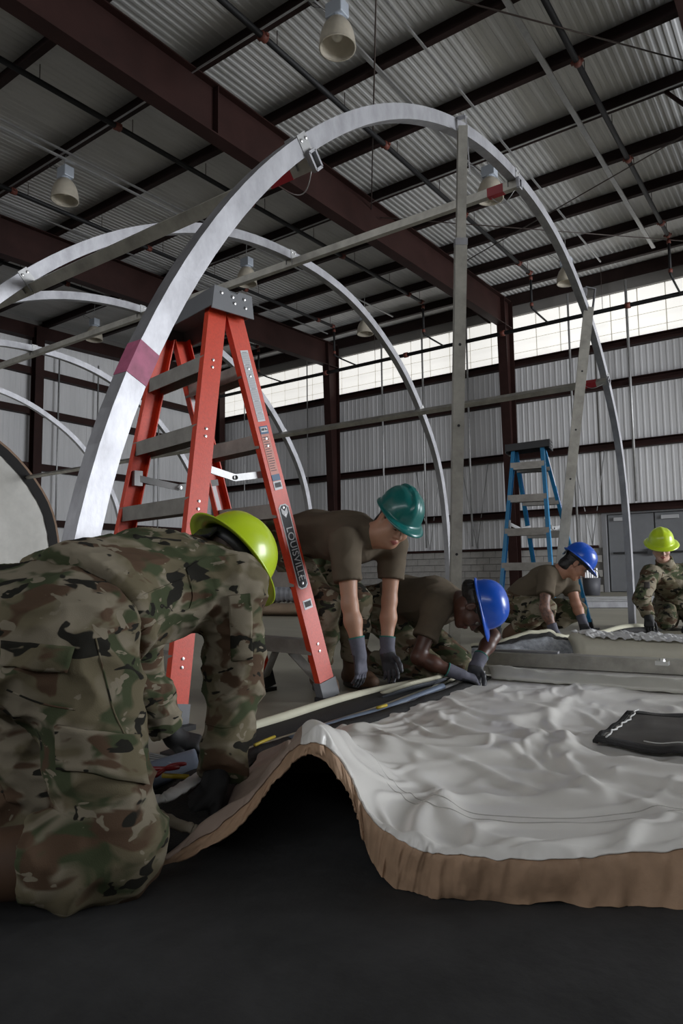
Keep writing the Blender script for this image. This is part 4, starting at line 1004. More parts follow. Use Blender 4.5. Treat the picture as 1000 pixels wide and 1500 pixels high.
# ================================================================== people
from mathutils.bvhtree import BVHTree
class Field:
    """signed distance field on a grid, smooth unions, meshed with surface nets"""
    def __init__(self, lo, hi, res):
        self.lo = np.asarray(lo, float); self.res = res
        self.n = np.ceil((np.asarray(hi) - self.lo) / res).astype(int) + 1
        self.g = np.full(self.n, 1.0, np.float32)
    def _box(self, lo, hi):
        a = np.maximum(np.floor((lo - self.lo) / self.res).astype(int), 0); b = np.minimum(np.ceil((hi - self.lo) / self.res).astype(int) + 1, self.n)
        if np.any(b <= a): return None, None
        sl = tuple(slice(x, y) for x, y in zip(a, b))
        P = [(self.lo[i] + self.res * np.arange(a[i], b[i])).astype(np.float32) for i in range(3)]
        return sl, np.meshgrid(*P, indexing='ij')
    def _put(self, sl, d, k, op):
        o = self.g[sl]
        if op == 'sub':
            d = -d; h = np.maximum(k - np.abs(o - d), 0) / k; self.g[sl] = np.maximum(o, d) + h * h * k / 4
        elif op == 'cut': self.g[sl] = np.maximum(o, d)
        else:
            h = np.maximum(k - np.abs(o - d), 0) / k; self.g[sl] = np.minimum(o, d) - h * h * k / 4
    def cone(self, a, b, ra, rb, k=.03, side=None, ratio=1.0, cap=(False, False), op='add'):
        """tapered capsule; with side given the section is an ellipse, radius along side = r*ratio"""
        a = np.asarray(a, float); b = np.asarray(b, float); m = max(ra, rb) * max(1, ratio) + k + 3 * self.res
        sl, P = self._box(np.minimum(a, b) - m, np.maximum(a, b) + m)
        if sl is None: return
        ab = b - a; L = np.linalg.norm(ab); d = ab / L
        q = [P[i] - np.float32(a[i]) for i in range(3)]; t = sum(q[i] * np.float32(d[i]) for i in range(3))
        tc = np.clip(t, 0, L); r = ra + (rb - ra) * tc / L
        w = [q[i] - tc * np.float32(d[i]) for i in range(3)]
        if side is not None:
            s = np.asarray(side, float); s = nrm(s - d * (s @ d)); u = sum(w[i] * np.float32(s[i]) for i in range(3))
            rr = np.sqrt(np.maximum(sum(x * x for x in w) - u * u * np.float32(1 - 1 / ratio ** 2), 0)); dist = (rr - r) * np.float32(min(1, ratio) if ratio < 1 else 1)
        else: dist = np.sqrt(sum(x * x for x in w)) - r
        if cap[0]: dist = np.maximum(dist, -t)
        if cap[1]: dist = np.maximum(dist, t - L)
        self._put(sl, dist, k, op)
    def ell(self, c, ax, r, k=.02, op='add'):
        """ellipsoid, ax = three unit axes"""
        c = np.asarray(c, float); m = max(r) + k + 3 * self.res; sl, P = self._box(c - m, c + m)
        if sl is None: return
        q = [P[i] - np.float32(c[i]) for i in range(3)]; k0 = 0; k1 = 0
        for e, rr in zip(ax, r):
            u = sum(q[i] * np.float32(e[i]) for i in range(3)); k0 = k0 + (u / rr) ** 2; k1 = k1 + (u / rr ** 2) ** 2
        k0 = np.sqrt(k0); k1 = np.sqrt(k1) + 1e-9; self._put(sl, (k0 * (k0 - 1) / k1).astype(np.float32), k, op)
    def cut(self, p, n, box=None):
        """remove everything on the side n points to"""
        p = np.asarray(p, float); n = nrm(n); lo, hi = (self.lo, self.lo + self.res * self.n) if box is None else box
        sl, P = self._box(np.asarray(lo), np.asarray(hi))
        if sl is None: return
        self._put(sl, sum((P[i] - np.float32(p[i])) * np.float32(n[i]) for i in range(3)), .01, 'cut')
    def mesh(self):
        g = self.g; ins = g < 0; n = self.n
        c = np.zeros(n - 1, np.int8)
        for dx in (0, 1):
            for dy in (0, 1):
                for dz in (0, 1): c += ins[dx:n[0] - 1 + dx, dy:n[1] - 1 + dy, dz:n[2] - 1 + dz]
        act = (c > 0) & (c < 8); I = np.argwhere(act); idx = np.full(n - 1, -1, np.int64); idx[act] = np.arange(len(I))
        acc = np.zeros((len(I), 3)); cnt = np.zeros(len(I))
        cor = [(x, y, z) for x in (0, 1) for y in (0, 1) for z in (0, 1)]
        val = {k: g[I[:, 0] + k[0], I[:, 1] + k[1], I[:, 2] + k[2]].astype(float) for k in cor}
        for k in cor:
            for axis in range(3):
                if k[axis]: continue
                k2 = list(k); k2[axis] = 1; k2 = tuple(k2); a, b = val[k], val[k2]; m = (a < 0) != (b < 0)
                t = np.where(m, a / np.where(a == b, 1, a - b), 0); p = np.array(k, float)[None].repeat(len(I), 0); p[:, axis] += t
                acc[m] += p[m]; cnt[m] += 1
        Vv = self.lo + (I + acc / cnt[:, None]) * self.res; Q = []
        for axis in range(3):
            u, v = [(1, 2), (2, 0), (0, 1)][axis]
            s0 = [slice(None)] * 3; s1 = [slice(None)] * 3; s0[axis] = slice(0, -1); s1[axis] = slice(1, None)
            A, B = ins[tuple(s0)], ins[tuple(s1)]
            for fl_, m in ((False, A & ~B), (True, ~A & B)):
                E = np.argwhere(m); E = E[(E[:, u] > 0) & (E[:, v] > 0) & (E[:, u] < n[u] - 1) & (E[:, v] < n[v] - 1)]
                if not len(E): continue
                def at_(du, dv_):
                    k = E.copy(); k[:, u] -= du; k[:, v] -= dv_; return idx[k[:, 0], k[:, 1], k[:, 2]]
                q = np.stack([at_(1, 1), at_(0, 1), at_(0, 0), at_(1, 0)], 1); Q.append(q[:, ::-1] if fl_ else q)
        return Vv, np.concatenate(Q)
def mk_mesh(name, Vv, Q, m, parent, disp=None):
    me = bpy.data.meshes.new(name); me.vertices.add(len(Vv)); me.vertices.foreach_set('co', Vv.astype(np.float32).ravel())
    me.loops.add(Q.size); me.loops.foreach_set('vertex_index', Q.astype(np.int32).ravel()); me.polygons.add(len(Q))
    me.polygons.foreach_set('loop_start', np.arange(0, Q.size, 4, dtype=np.int32)); me.update(calc_edges=True); me.validate()
    if disp is not None:
        N = np.zeros(len(Vv) * 3, np.float32); me.vertices.foreach_get('normal', N); N = N.reshape(-1, 3)
        a = np.array([disp(p) for p in Vv]); me.vertices.foreach_set('co', (Vv + N * a[:, None]).astype(np.float32).ravel()); me.update()
    o = link(name, me, m, parent, True); return o
def wrinkles(amp, sc=9.0, seed=0.0, fine=.35):
    def f(p):
        x, y, z = p
        wx = x + .05 * mnoise.noise(Vector((x * 5 + seed, y * 5, z * 5))); wz = z + .05 * mnoise.noise(Vector((x * 5, y * 5 + seed, z * 5 + 7)))
        a = 1 - 2 * abs(mnoise.noise(Vector((wx * sc * .8 + seed, y * sc * .8, wz * sc * 1.3))))
        b = 1 - 2 * abs(mnoise.noise(Vector((wx * sc * 2.2, y * sc * 2.2 + seed, wz * sc * 2.6))))
        c_ = 1 - 2.4 * abs(mnoise.noise(Vector((wx * sc * .42 + seed, y * sc * .42 + 3, wz * sc * .7))))
        return amp * (a * a * np.sign(a) + fine * b + .9 * max(c_, -.3)) - amp * .45
    return f
OCP = [(0.150, 0.128, 0.080), (0.235, 0.205, 0.150), (0.058, 0.070, 0.036), (0.095, 0.060, 0.038), (0.020, 0.019, 0.015)]
m_camo = camo_mat('camouflage_cloth', OCP, 9.0)
m_camo2 = camo_mat('camouflage_trouser_cloth', [tuple(x * .93 for x in c) for c in OCP], 8.5, 1.0, 3.7); m_camo3 = camo_mat('camouflage_pocket_cloth', OCP, 9.5, 1.0, 8.1)
m_tee = mat('coyote_tan_tee', (0.115, 0.092, 0.066), 0.9, spec=.15, var=.08, vs=6)
m_skinB = mat('light_brown_skin', (0.40, 0.215, 0.14), 0.5, var=.08, vs=14); m_skinC = mat('dark_brown_skin', (0.075, 0.030, 0.019), 0.42, var=.1, vs=14)
m_skinD = mat('tan_skin', (0.40, 0.20, 0.13), 0.5, var=.08, vs=14); m_skinE = mat('fair_skin', (0.52, 0.31, 0.235), 0.5, var=.06, vs=14)
m_hair = mat('black_hair', (0.012, 0.010, 0.009), 0.5, var=.3, vs=60); m_hairbr = mat('brown_hair', (0.05, 0.03, 0.02), 0.6)
m_lips = mat('lips', (0.30, 0.09, 0.075), 0.45); m_lipsC = mat('dark_lips', (0.085, 0.028, 0.022), 0.4)
m_eye = mat('eye_white', (0.16, 0.145, 0.13), 0.4); m_iris = mat('dark_iris', (0.012, 0.008, 0.006), 0.15)
m_gglove = mat('grey_knit_glove', (0.105, 0.105, 0.135), 0.85, var=.12, vs=60); m_gpalm = mat('dark_coated_palm', (0.035, 0.036, 0.042), 0.55)
m_bglove = mat('black_glove', (0.010, 0.010, 0.011), 0.7); m_cuff = mat('green_cuff_edge', (0.02, 0.16, 0.13), 0.7)
m_boot = mat('coyote_brown_boot', (0.085, 0.045, 0.024), 0.7, var=.15, vs=20); m_sole = mat('boot_sole', (0.03, 0.022, 0.017), 0.8)
m_belt = mat('tan_belt', (0.07, 0.055, 0.036), 0.7)
def hatmat(name, c): return mat(name, c, 0.28, spec=.5, coat=.25)

def ax3(f, u):
    f = nrm(f); u = nrm(np.asarray(u) - f * (np.asarray(u) @ f)); return np.cross(f, u), f, u      # right, forward, up
def head_field(F, c, f, u, s, neck, ears=True):
    X, Y, Z = ax3(f, u); W = lambda x, y, z: c + (X * x + Y * y + Z * z) * s; A = (X, Y, Z); r3 = lambda *r: [q * s for q in r]
    F.ell(W(0, -.012, .035), A, r3(.073, .093, .082), .01); F.ell(W(0, .032, -.028), A, r3(.058, .058, .082), .03 * s)
    F.cone(W(0, .025, -.062), W(0, .068, -.096), .042 * s, .021 * s, .02)
    for e in (-1, 1):
        F.ell(W(e * .036, .055, -.032), A, r3(.028, .030, .030), .02); F.cone(W(e * .05, .0, -.055), W(e * .02, .06, -.09), .022 * s, .018 * s, .02)
    F.cone(W(-.033, .077, .022), W(.033, .077, .022), .011 * s, .011 * s, .012)
    F.cone(W(0, .086, .006), W(0, .106, -.032), .007 * s, .0115 * s, .010)
    for e in (-1, 1): F.ell(W(e * .0125, .096, -.036), A, r3(.0085, .011, .008), .006)
    for e in (-1, 1): F.ell(W(e * .031, .104, .002), A, r3(.018, .016, .0105), .012, 'sub')
    F.ell(W(0, .0905, -.061), A, r3(.023, .011, .0055), .004); F.ell(W(0, .089, -.0715), A, r3(.019, .011, .0065), .004)
    F.ell(W(0, .081, -.083), A, r3(.012, .012, .006), .008)
    if ears:
        for e in (-1, 1):
            F.ell(W(e * .0765, -.006, -.006), A, r3(.0085, .019, .031), .006); F.ell(W(e * .086, -.002, -.004), A, r3(.006, .010, .018), .005, 'sub')
    F.cone(W(0, -.022, -.045), neck, .053 * s, .058 * s, .03)
    return W, A
def loop_strip(pts_in, pts_out):
    bm = NB(); a = [bm.verts.new(V(p)) for p in pts_in]; b = [bm.verts.new(V(p)) for p in pts_out]
    for i in range(len(a) - 1): bm.faces.new((a[i], a[i + 1], b[i + 1], b[i]))
    return bm
def hard_hat(parent, c, f, u, s, m, style, brand=None, susp=True):
    """c = head centre; shell sits on the cranium"""
    X, Y, Z = ax3(f, u); W = lambda x, y, z: c + (X * x + Y * y + Z * z) * s
    nT, nP = 72, 26; a0, b0, hh = .108, .132, .128; zb = .045; cy = -.005
    bm = NB(); rings = []
    def rim(th):   # th=0 right, pi/2 front
        return a0 * math.cos(th), b0 * math.sin(th)
    def brim_w(th):
        fr = max(0, math.sin(th)); bk = max(0, -math.sin(th))
        return (.040 + .014 * fr + .004 * bk) if style == 'full' else .010 + .050 * fr ** 2.2 + .006 * bk
    # brim edge (outer, slightly dropped) -> rim -> dome
    for tag_, t in [('e', 0), ('e', 1), ('e', 2)] + [('d', k) for k in range(nP)]:
        ring = []
        for j in range(nT):
            th = 2 * math.pi * j / nT; x, y = rim(th); nx, ny = math.cos(th), math.sin(th)
            if tag_ == 'e':
                w_ = brim_w(th) * (1 - t / 3.0); drop = .20 * w_ + (.006 if t == 0 else 0); ring.append(W(x + nx * w_, y + ny * w_ + cy, zb - drop))
            else:
                q = t / (nP - 1); ph = q * math.pi / 2; r = math.cos(ph) ** .78; z = math.sin(ph) ** .92
                px_, py_ = x * r, y * r; zz = zb + hh * z
                if style == 'ridge':       # raised centre band and side facets
                    if abs(px_) < .018 and q > .10: zz += .011
                    elif abs(px_) < .024 and q > .10: zz -= .002
                    elif abs(px_) > .062: zz -= .006 * q
                    k_ = 1 + .012 * math.cos(th * 8) * (1 - q); px_ *= k_; py_ *= k_
                elif style == 'full':
                    zz += .008 * math.exp(-(px_ / .022) ** 2) * q + .004 * math.exp(-((abs(px_) - .055) / .012) ** 2) * q
                else:
                    zz += .004 * math.exp(-(px_ / .03) ** 2) * q
                ring.append(W(px_, py_ + cy, zz))
        if tag_ == 'd' and t == nP - 1: rings.append([bm.verts.new(V(W(0, cy, zb + hh + (.007 if style == 'ridge' else .006))))])
        else: rings.append([bm.verts.new(V(p)) for p in ring])
    for A_, B_ in zip(rings, rings[1:]):
        for j in range(nT):
            j2 = (j + 1) % nT
            if len(B_) == 1: bm.faces.new((A_[j], A_[j2], B_[0]))
            else: bm.faces.new((A_[j], A_[j2], B_[j2], B_[j]))
    o = obj('hard_hat', bm, m, parent, True); md = o.modifiers.new('s', 'SOLIDIFY'); md.thickness = .004 * s; md.offset = -1
    if susp:
        # headband with rear ratchet, crown straps
        ps = [(W(.088 * math.cos(t), .108 * math.sin(t) - .008, zb - .028), W(.090 * math.cos(t), .110 * math.sin(t) - .008, zb + .012)) for t in np.linspace(0, 2 * math.pi, 49)]
        hb = obj('headband', loop_strip([p[0] for p in ps], [p[1] for p in ps]), m_black, o, True); hb.modifiers.new('s', 'SOLIDIFY').thickness = .004
        bm = NB(); add_box(bm, (-.05, -.006, -.02), (.05, .006, .02)); bmesh.ops.transform(bm, matrix=Matrix(((X[0] * s, Y[0] * s, Z[0] * s, 0), (X[1] * s, Y[1] * s, Z[1] * s, 0), (X[2] * s, Y[2] * s, Z[2] * s, 0), (0, 0, 0, 1))), verts=bm.verts)
        bmesh.ops.translate(bm, vec=V(W(0, -.122, zb - .036)), verts=bm.verts); rt = obj('ratchet', bm, mat('glossy_black_plastic', (.02, .02, .025), .2), o); bevel(rt, .004)
    return o
def glove(parent, wrist, hd, pn, curl, m, m2=None, s=1.0, thumb=1, cuffm=None, fore=None, res=.0032, spread=.0):
    """hd: wrist->knuckles, pn: palm normal; curl: four curl angles (degrees per joint); thumb = side sign"""
    hd = nrm(hd); pn = nrm(pn - hd * (pn @ hd)); sd = np.cross(hd, pn) * thumb          # towards the thumb
    w = np.asarray(wrist, float); ctr = w + hd * .1 * s; F = Field(ctr - .2 * s, ctr + .2 * s, res)
    K = w + hd * .085 * s
    for u0, u1 in ((-.026, -.030), (-.009, -.010), (.009, .010), (.025, .029)):
        F.cone(w + sd * u0 * .75 * s + hd * .008 * s, K + sd * u1 * s, .0155 * s, .0135 * s, .012)
    F.cone(w + sd * .02 * s + hd * .015 * s + pn * .006 * s, K + sd * .028 * s - hd * .03 * s + pn * .008 * s, .018 * s, .014 * s, .012)
    if fore is not None: F.cone(w - nrm(w - fore) * .065 * s, w + hd * .02 * s, .036 * s, .030 * s, .014, sd, 1.12, cap=(True, False))
    base = [.029, .010, -.010, -.028]; lens = [.071, .080, .074, .058]; rad = [.0098, .0102, .0098, .0088]
    for i in range(4):
        p = K + sd * base[i] * s * 1.02; a = math.radians(8); fan = (base[i] / .03) * (.10 + spread)
        for j, fr in enumerate((.46, .31, .23)):
            a += math.radians(curl[i]) * (0.7 if j == 0 else 1.0)
            d = nrm((hd * math.cos(a) + pn * math.sin(a)) + sd * fan); q = p + d * lens[i] * fr * s
            F.cone(p, q, rad[i] * s * (1 - .06 * j), rad[i] * s * (1 - .06 * (j + 1)), .0045); p = q
    p = w + sd * .026 * s + hd * .022 * s + pn * .010 * s
    for L, (a, b, c) in ((.042, (.72, .60, .35)), (.034, (.88, .28, .38)), (.026, (.92, .10, .38))):
        q = p + nrm(hd * a + sd * b + pn * c) * L * s; F.cone(p, q, .0125 * s, .0108 * s, .007); p = q
    Vv, Q = F.mesh(); o = mk_mesh('glove', Vv, Q, [m, m2 or m], parent)
    if m2 is not None:      # coated palm side and fingers
        me = o.data; mi = []
        for pl in me.polygons:
            v = np.array(pl.center) - w; mi.append(1 if ((pl.normal @ V(pn)) > -.05 and (v @ hd) > .01 * s) or (v @ hd) > .118 * s else 0)
        me.polygons.foreach_set('material_index', mi)
    if cuffm is not None and fore is not None:
        e = nrm(w - fore); c0 = w - e * .065 * s; X_ = nrm(sd - e * (sd @ e)); Y_ = np.cross(e, X_)
        tube_obj('cuff_edge', [c0 + (X_ * math.cos(t) * 1.12 + Y_ * math.sin(t)) * .034 * s for t in np.linspace(0, 2 * math.pi, 25)], .0035, cuffm, o, 6)
    return o
def boot(parent, ankle, toe, up, s=1.0, shaft=.16):
    """toe: horizontal direction of the foot, up: shin direction from the ankle"""
    an = np.asarray(ankle, float); t = nrm(toe); u = nrm(up); sd = nrm(np.cross(t, u)); v = np.cross(sd, t); v = v if v @ u > 0 else -v
    F = Field(an - .32 * s, an + .32 * s, .006); W = lambda a, b, c: an + (t * a + sd * b + v * c) * s
    F.cone(W(-.035, 0, -.045), W(.12, 0, -.055), .040 * s, .042 * s, .03, sd, 1.0); F.cone(W(.12, 0, -.055), W(.165, 0, -.058), .042 * s, .034 * s, .02, sd, 1.1)
    F.cone(W(.03, 0, -.01), W(.11, 0, -.045), .042 * s, .036 * s, .03); F.cone(an - u * .02 * s, an + u * shaft * s, .047 * s, .062 * s, .03, cap=(False, True))
    F.cut(W(0, 0, -.083), -v); Vv, Q = F.mesh(); o = mk_mesh('boot', Vv, Q, m_boot, parent)
    bm = NB(); pts = []
    for k in range(28):
        th = 2 * math.pi * k / 28; x = .062 + .135 * math.cos(th); y = (.040 if math.cos(th) < .2 else .046) * math.sin(th); pts.append((x, y))
    add_prism(bm, [(x * s, y * s) for x, y in pts], W(0, 0, -.094), W(0, 0, -.070), t, sd); obj('sole', bm, m_sole, o)
    for k in range(6):
        c = W(.105 - .016 * k, 0, -.004 + .012 * k) if k < 4 else an + u * (.03 + .03 * (k - 3)) * s + t * .05 * s
        c = c + v * .006 * s; tube_obj('lace', [c - sd * .022 * s, c + t * .008 * s + v * .006 * s, c + sd * .022 * s], .0035 * s, m_belt, o, 5)
    return o
def seg(a, b, t): return np.asarray(a) * (1 - t) + np.asarray(b) * t
def person(label, J, skin, lips, hairm, hatm, hatstyle, coat, gl, glp, cuff, s=1.0, res=.0055, wr=.006, hair='short', female=False, curls=None, seed=0.0, bootsh=.16, hscale=1.0, tattoo=None, trend=.86, collar=1.02, kk=.03):
    base = J['base']; t = empty('person', base, label, 'person')
    allp = np.array([J[k] for k in ('hipR', 'hipL', 'kneeR', 'kneeL', 'ankR', 'ankL', 'shR', 'shL', 'elR', 'elL', 'wrR', 'wrL', 'head')])
    lo, hi = allp.min(0) - .22, allp.max(0) + .22
    pel = (J['hipR'] + J['hipL']) / 2; shm = (J['shR'] + J['shL']) / 2; sax = nrm(J['shR'] - J['shL']); hax = nrm(J['hipR'] - J['hipL'])
    tdir = nrm(shm - pel); neck = J['neck']; chest = seg(pel, shm, .74); waist = seg(pel, shm, .32)
    if 'bow' in J: waist = waist + J['bow']; chest = chest + J['bow'] * .6
    # ---- body (skin): one surface
    F = Field(lo, hi, res)
    Wd, A = head_field(F, J['head'], J['hf'], J['hu'], s * hscale, neck)
    F.cone(pel, waist, .115 * s, .10 * s, .04, hax, 1.2); F.cone(waist, chest, .10 * s, .115 * s, .04, sax, 1.25); F.cone(chest, neck, .10 * s, .05 * s, .05, sax, 1.1)
    for e in 'RL':
        sh, el, wr_ = J['sh' + e], J['el' + e], J['wr' + e]; hp, kn, an = J['hip' + e], J['knee' + e], J['ank' + e]
        F.cone(chest, sh, .075 * s, .052 * s, .05); F.cone(sh, seg(sh, el, .5), .050 * s, .045 * s, .03); F.cone(seg(sh, el, .5), el, .045 * s, .037 * s, .02)
        F.cone(el, seg(el, wr_, .35), .037 * s, .040 * s, .02); F.cone(seg(el, wr_, .35), seg(el, wr_, .8), .040 * s, .029 * s, .02); F.cone(seg(el, wr_, .8), wr_, .027 * s, .016 * s, .01)
        F.cone(wr_, wr_ + J['hd' + e] * .012, .016 * s, .012 * s, .01)
        F.cone(hp, kn, .075 * s, .055 * s, .03); F.cone(kn, seg(kn, an, .4), .052 * s, .055 * s, .02); F.cone(seg(kn, an, .4), an, .052 * s, .034 * s, .02)
    Vv, Q = F.mesh(); body = mk_mesh('body', Vv, Q, [skin, lips], t)
    # lips get their own tint
    X, Y, Z = A; me = body.data; hs = s * hscale; mi = np.zeros(len(me.polygons), np.int32)
    C = np.array([p.center for p in me.polygons]) - J['head']; lx, ly, lz = C @ X / hs, C @ Y / hs, C @ Z / hs
    mi[(np.abs(lx) < .024) & (ly > .085) & (lz < -.0555) & (lz > -.079) & (np.abs(lx) / .024 + np.abs(lz + .066) / .013 < 1.25)] = 1
    me.polygons.foreach_set('material_index', mi)
    for e in (-1, 1):
        bm = NB(); bmesh.ops.create_uvsphere(bm, u_segments=16, v_segments=10, radius=.0125 * hs); bmesh.ops.translate(bm, vec=V(Wd(e * .031, .0805, .001)), verts=bm.verts); ey = obj('eye', bm, m_eye, t, True)
        bm = NB(); add_lathe(bm, Wd(e * .031, .0805, .001), A[1] - A[2] * .35, [(.0065 * hs, .0108 * hs), (.0045 * hs, .0122 * hs), (0, .0130 * hs)], 12); obj('iris', bm, m_iris, ey, True)
        bm = NB(); pts = [Wd(e * (.031 + .0165 * q), .0935 - .006 * q * q - .004 * max(0, e * q * e), .0015 - .0035 * q * q + .001) for q in np.linspace(-1, 1, 9)]; add_tube(bm, pts, [.001] + [.0022] * 7 + [.001], 6); obj('eyelid', bm, skin, ey, True)
        bm = NB(); pts = [Wd(e * (.031 + .019 * q), .0905 - .010 * max(0, q) ** 2, .0235 + .003 * (1 - q * q) - .003 * max(0, q)) for q in np.linspace(-1, 1, 9)]; add_tube(bm, pts, [.0016, .003, .0035, .0036, .0035, .0032, .0028, .002, .001], 6); obj('eyebrow', bm, hairm, t, True)
    # ---- hair
    c = J['head']; Fh = Field(c - .17 * hs, c + .17 * hs, .005); Fh.ell(Wd(0, -.016, .034), A, [q * hs for q in (.078, .096, .086)], .01)
    if hair == 'short':
        Fh.cut(Wd(0, .022, -.02), A[1] - A[2] * .35); Fh.ell(Wd(0, -.052, -.055), A, [q * hs for q in (.066, .060, .068)], .03); Fh.cut(Wd(0, 0, -.10), -A[2] + A[1] * .25)
    else:
        Fh.ell(Wd(0, -.085, .01), A, [q * hs for q in (.055, .045, .05)], .03); Fh.cut(Wd(0, .030, -.01), A[1] - A[2] * .35); Fh.cut(Wd(0, 0, -.04), -A[2] + A[1] * .4)
        Fh.ell(Wd(0, -.118, .0), A, [q * hs for q in (.038, .034, .036)], .02)
    Vv, Q = Fh.mesh(); mk_mesh('hair', Vv, Q, hairm, t, lambda p: .0025 * mnoise.noise(Vector((p[0] * 70, p[1] * 70, p[2] * 70))))
    hard_hat(t, c + A[2] * .004, A[1], A[2], hs, hatm, hatstyle)
    # ---- upper garment
    F = Field(lo, hi, res); out = .016 if coat else .010
    F.cone(seg(pel, waist, .62 if coat else .30), waist, (.118 + out) * s, (.106 + out) * s, .05, hax, 1.2, cap=(True, False))
    F.cone(waist, chest, (.106 + out) * s, (.118 + out) * s, .05, sax, 1.25); F.cone(chest, seg(chest, neck, .72), (.108 + out) * s, (.062 + out * .5) * s, .05, sax, 1.25)
    for e in 'RL':
        sh, el, wr_ = J['sh' + e], J['el' + e], J['wr' + e]
        F.cone(chest, sh, (.085 + out) * s, (.058 + out) * s, .06)
        if coat:
            F.cone(sh, el, (.062 + out) * s, (.052 + out) * s, .04); F.cone(el, seg(el, wr_, .93), (.052 + out) * s, (.040 + out * .8) * s, .03, cap=(False, True))
        else: F.cone(sh, seg(sh, el, .62), (.056 + out) * s, (.056 + out) * s, .04, cap=(False, True))
    if coat:
        nd = nrm(J['head'] - neck); F.cone(seg(chest, neck, .7), neck + nd * collar * .05, .085 * s, .070 * s, .02, cap=(False, True)); F.cone(neck + nd * (collar * .05 - .02), neck + nd * (collar * .05 + .02), .060 * s, .058 * s, .004, op='sub')
        F.cone(seg(pel, waist, .62), seg(pel, waist, 1.05), .150 * s, .126 * s, .02, hax, 1.2, cap=(True, False))
    Vv, Q = F.mesh(); top = mk_mesh('jacket' if coat else 'tee_shirt', Vv, Q, m_camo if coat else m_tee, t, wrinkles(wr, 9 if coat else 7, seed))
    # ---- trousers
    F = Field(lo, hi, res)
    F.cone(seg(pel, waist, -.25), seg(pel, waist, .60 if not coat else .50), .125 * s, .122 * s, .05, hax, 1.18, cap=(False, True))
    for e in 'RL':
        hp, kn, an = J['hip' + e], J['knee' + e], J['ank' + e]
        F.ell(hp - tdir * .02 * s, (hax, tdir, np.cross(hax, tdir)), [.105 * s, .11 * s, .115 * s], .05)
        F.cone(hp, kn, .102 * s, .076 * s, .05); F.cone(kn, seg(kn, an, .5 * trend), .078 * s, .076 * s, kk); F.cone(seg(kn, an, .5 * trend), seg(kn, an, trend), .076 * s, (.058 if trend > .7 else .07) * s, kk, cap=(False, True))
    Vv, Q = F.mesh(); tr = mk_mesh('trousers', Vv, Q, m_camo2, t, wrinkles(wr * 1.25, 8, seed + 3.3))
    if coat:
        F = Field(pel - .3, pel + .3, res); F.cone(seg(pel, waist, .30), seg(pel, waist, .80), .124 * s, .118 * s, .02, hax, 1.2, cap=(True, True)); Vv, Q = F.mesh(); mk_mesh('undershirt', Vv, Q, m_belt, t)
    # ---- boots, gloves
    for e in 'RL':
        kn, an = J['knee' + e], J['ank' + e]; boot(t, an, J['toe' + e], nrm(kn - an) if 'up' + e not in J else J['up' + e], s, bootsh)
        glove(t, J['wr' + e], J['hd' + e], J['pn' + e], (curls or {}).get(e, (22, 20, 20, 24)), gl, glp, s, 1 if e == 'R' else -1, cuff, J['el' + e])
    return t, body, top, tr
def PP(lat, d, z): return RGT * lat + FWD * d + UP * z
def LV(lat, d, z): return nrm(RGT * lat + FWD * d + UP * z)

# ---- A: kneeling soldier in the foreground
A_ = dict(base=PP(-.45, 1.45, 0), hipR=at(108, 948, 1.37), hipL=PP(-.69, 1.46, .46), kneeR=PP(-.41, 1.28, .075), kneeL=PP(-.63, 1.52, .075), ankR=PP(-.775, 1.16, .085), ankL=PP(-1.02, 1.44, .085),
          shR=at(338, 858, 1.75), shL=PP(-.60, 1.93, .575), elR=at(343, 1000, 1.80), elL=at(200, 975, 2.05), wrR=at(322, 1143, 1.66), wrL=at(248, 1078, 2.13),
          neck=PP(-.43, 1.955, .62), head=at(329, 832, 2.04), hf=LV(.48, .42, -.77), hu=LV(.57, .50, .64), bow=UP * .03,
          hdR=LV(-.55, -.3, -.45), pnR=LV(0, 0, -1), hdL=LV(.85, .1, -.25), pnL=LV(0, .2, -1), toeR=LV(-.35, -.25, -.6), toeL=LV(-.25, -.05, -.9))
pA, bodyA, coatA, trouA = person('soldier in camouflage on hands and knees by the tan hem, wearing a yellow hard hat', A_, m_skinD, m_lips, m_hairbr, hatmat('yellow_green_hat', (.50, .66, .015)), 'full', True, m_bglove, None, None, 1.0, .0055, .0105, trend=.40, collar=2.1, kk=.010, curls={'R': (30, 30, 30, 30), 'L': (30, 30, 30, 30)}, bootsh=.26)
# ---- B: bending over between the ladder and the pole
fB = LV(.74, -.67, 0)
B_ = dict(base=PP(-.05, 3.35, 0), hipR=PP(-.32, 3.44, .745), hipL=PP(-.20, 3.57, .745), kneeR=PP(-.09, 3.31, .42), kneeL=PP(.065, 3.43, .43), ankR=PP(-.115, 3.38, .095), ankL=PP(.045, 3.50, .095),
          shR=PP(.015, 3.03, .705), shL=PP(.245, 3.28, .71), elR=at(512, 886, 2.98), elL=at(570, 880, 3.25), wrR=at(526, 955, 2.96), wrL=at(566, 953, 3.2),
          neck=PP(.185, 3.12, .745), head=PP(.245, 3.11, .805), hf=LV(.24, -.78, -.58), hu=LV(.46, -.36, .82), bow=UP * .035,
          hdR=LV(.08, -.05, -1), pnR=LV(-.75, .55, 0), hdL=LV(.22, -.1, -1), pnL=LV(-.3, -.9, -.1), toeR=LV(.35, -.8, 0), toeL=LV(.55, -.7, 0), upR=LV(.02, 0, 1), upL=LV(0, 0, 1))
person('person in tan tee bending over beside the orange ladder, green hard hat and grey gloves', B_, m_skinB, m_lips, m_hair, hatmat('teal_hat', (.004, .125, .115)), 'ridge', False, m_gglove, m_gpalm, m_cuff, .94, .0052, .005, seed=2.0, curls={'R': (14, 14, 14, 16), 'L': (22, 18, 18, 22)})
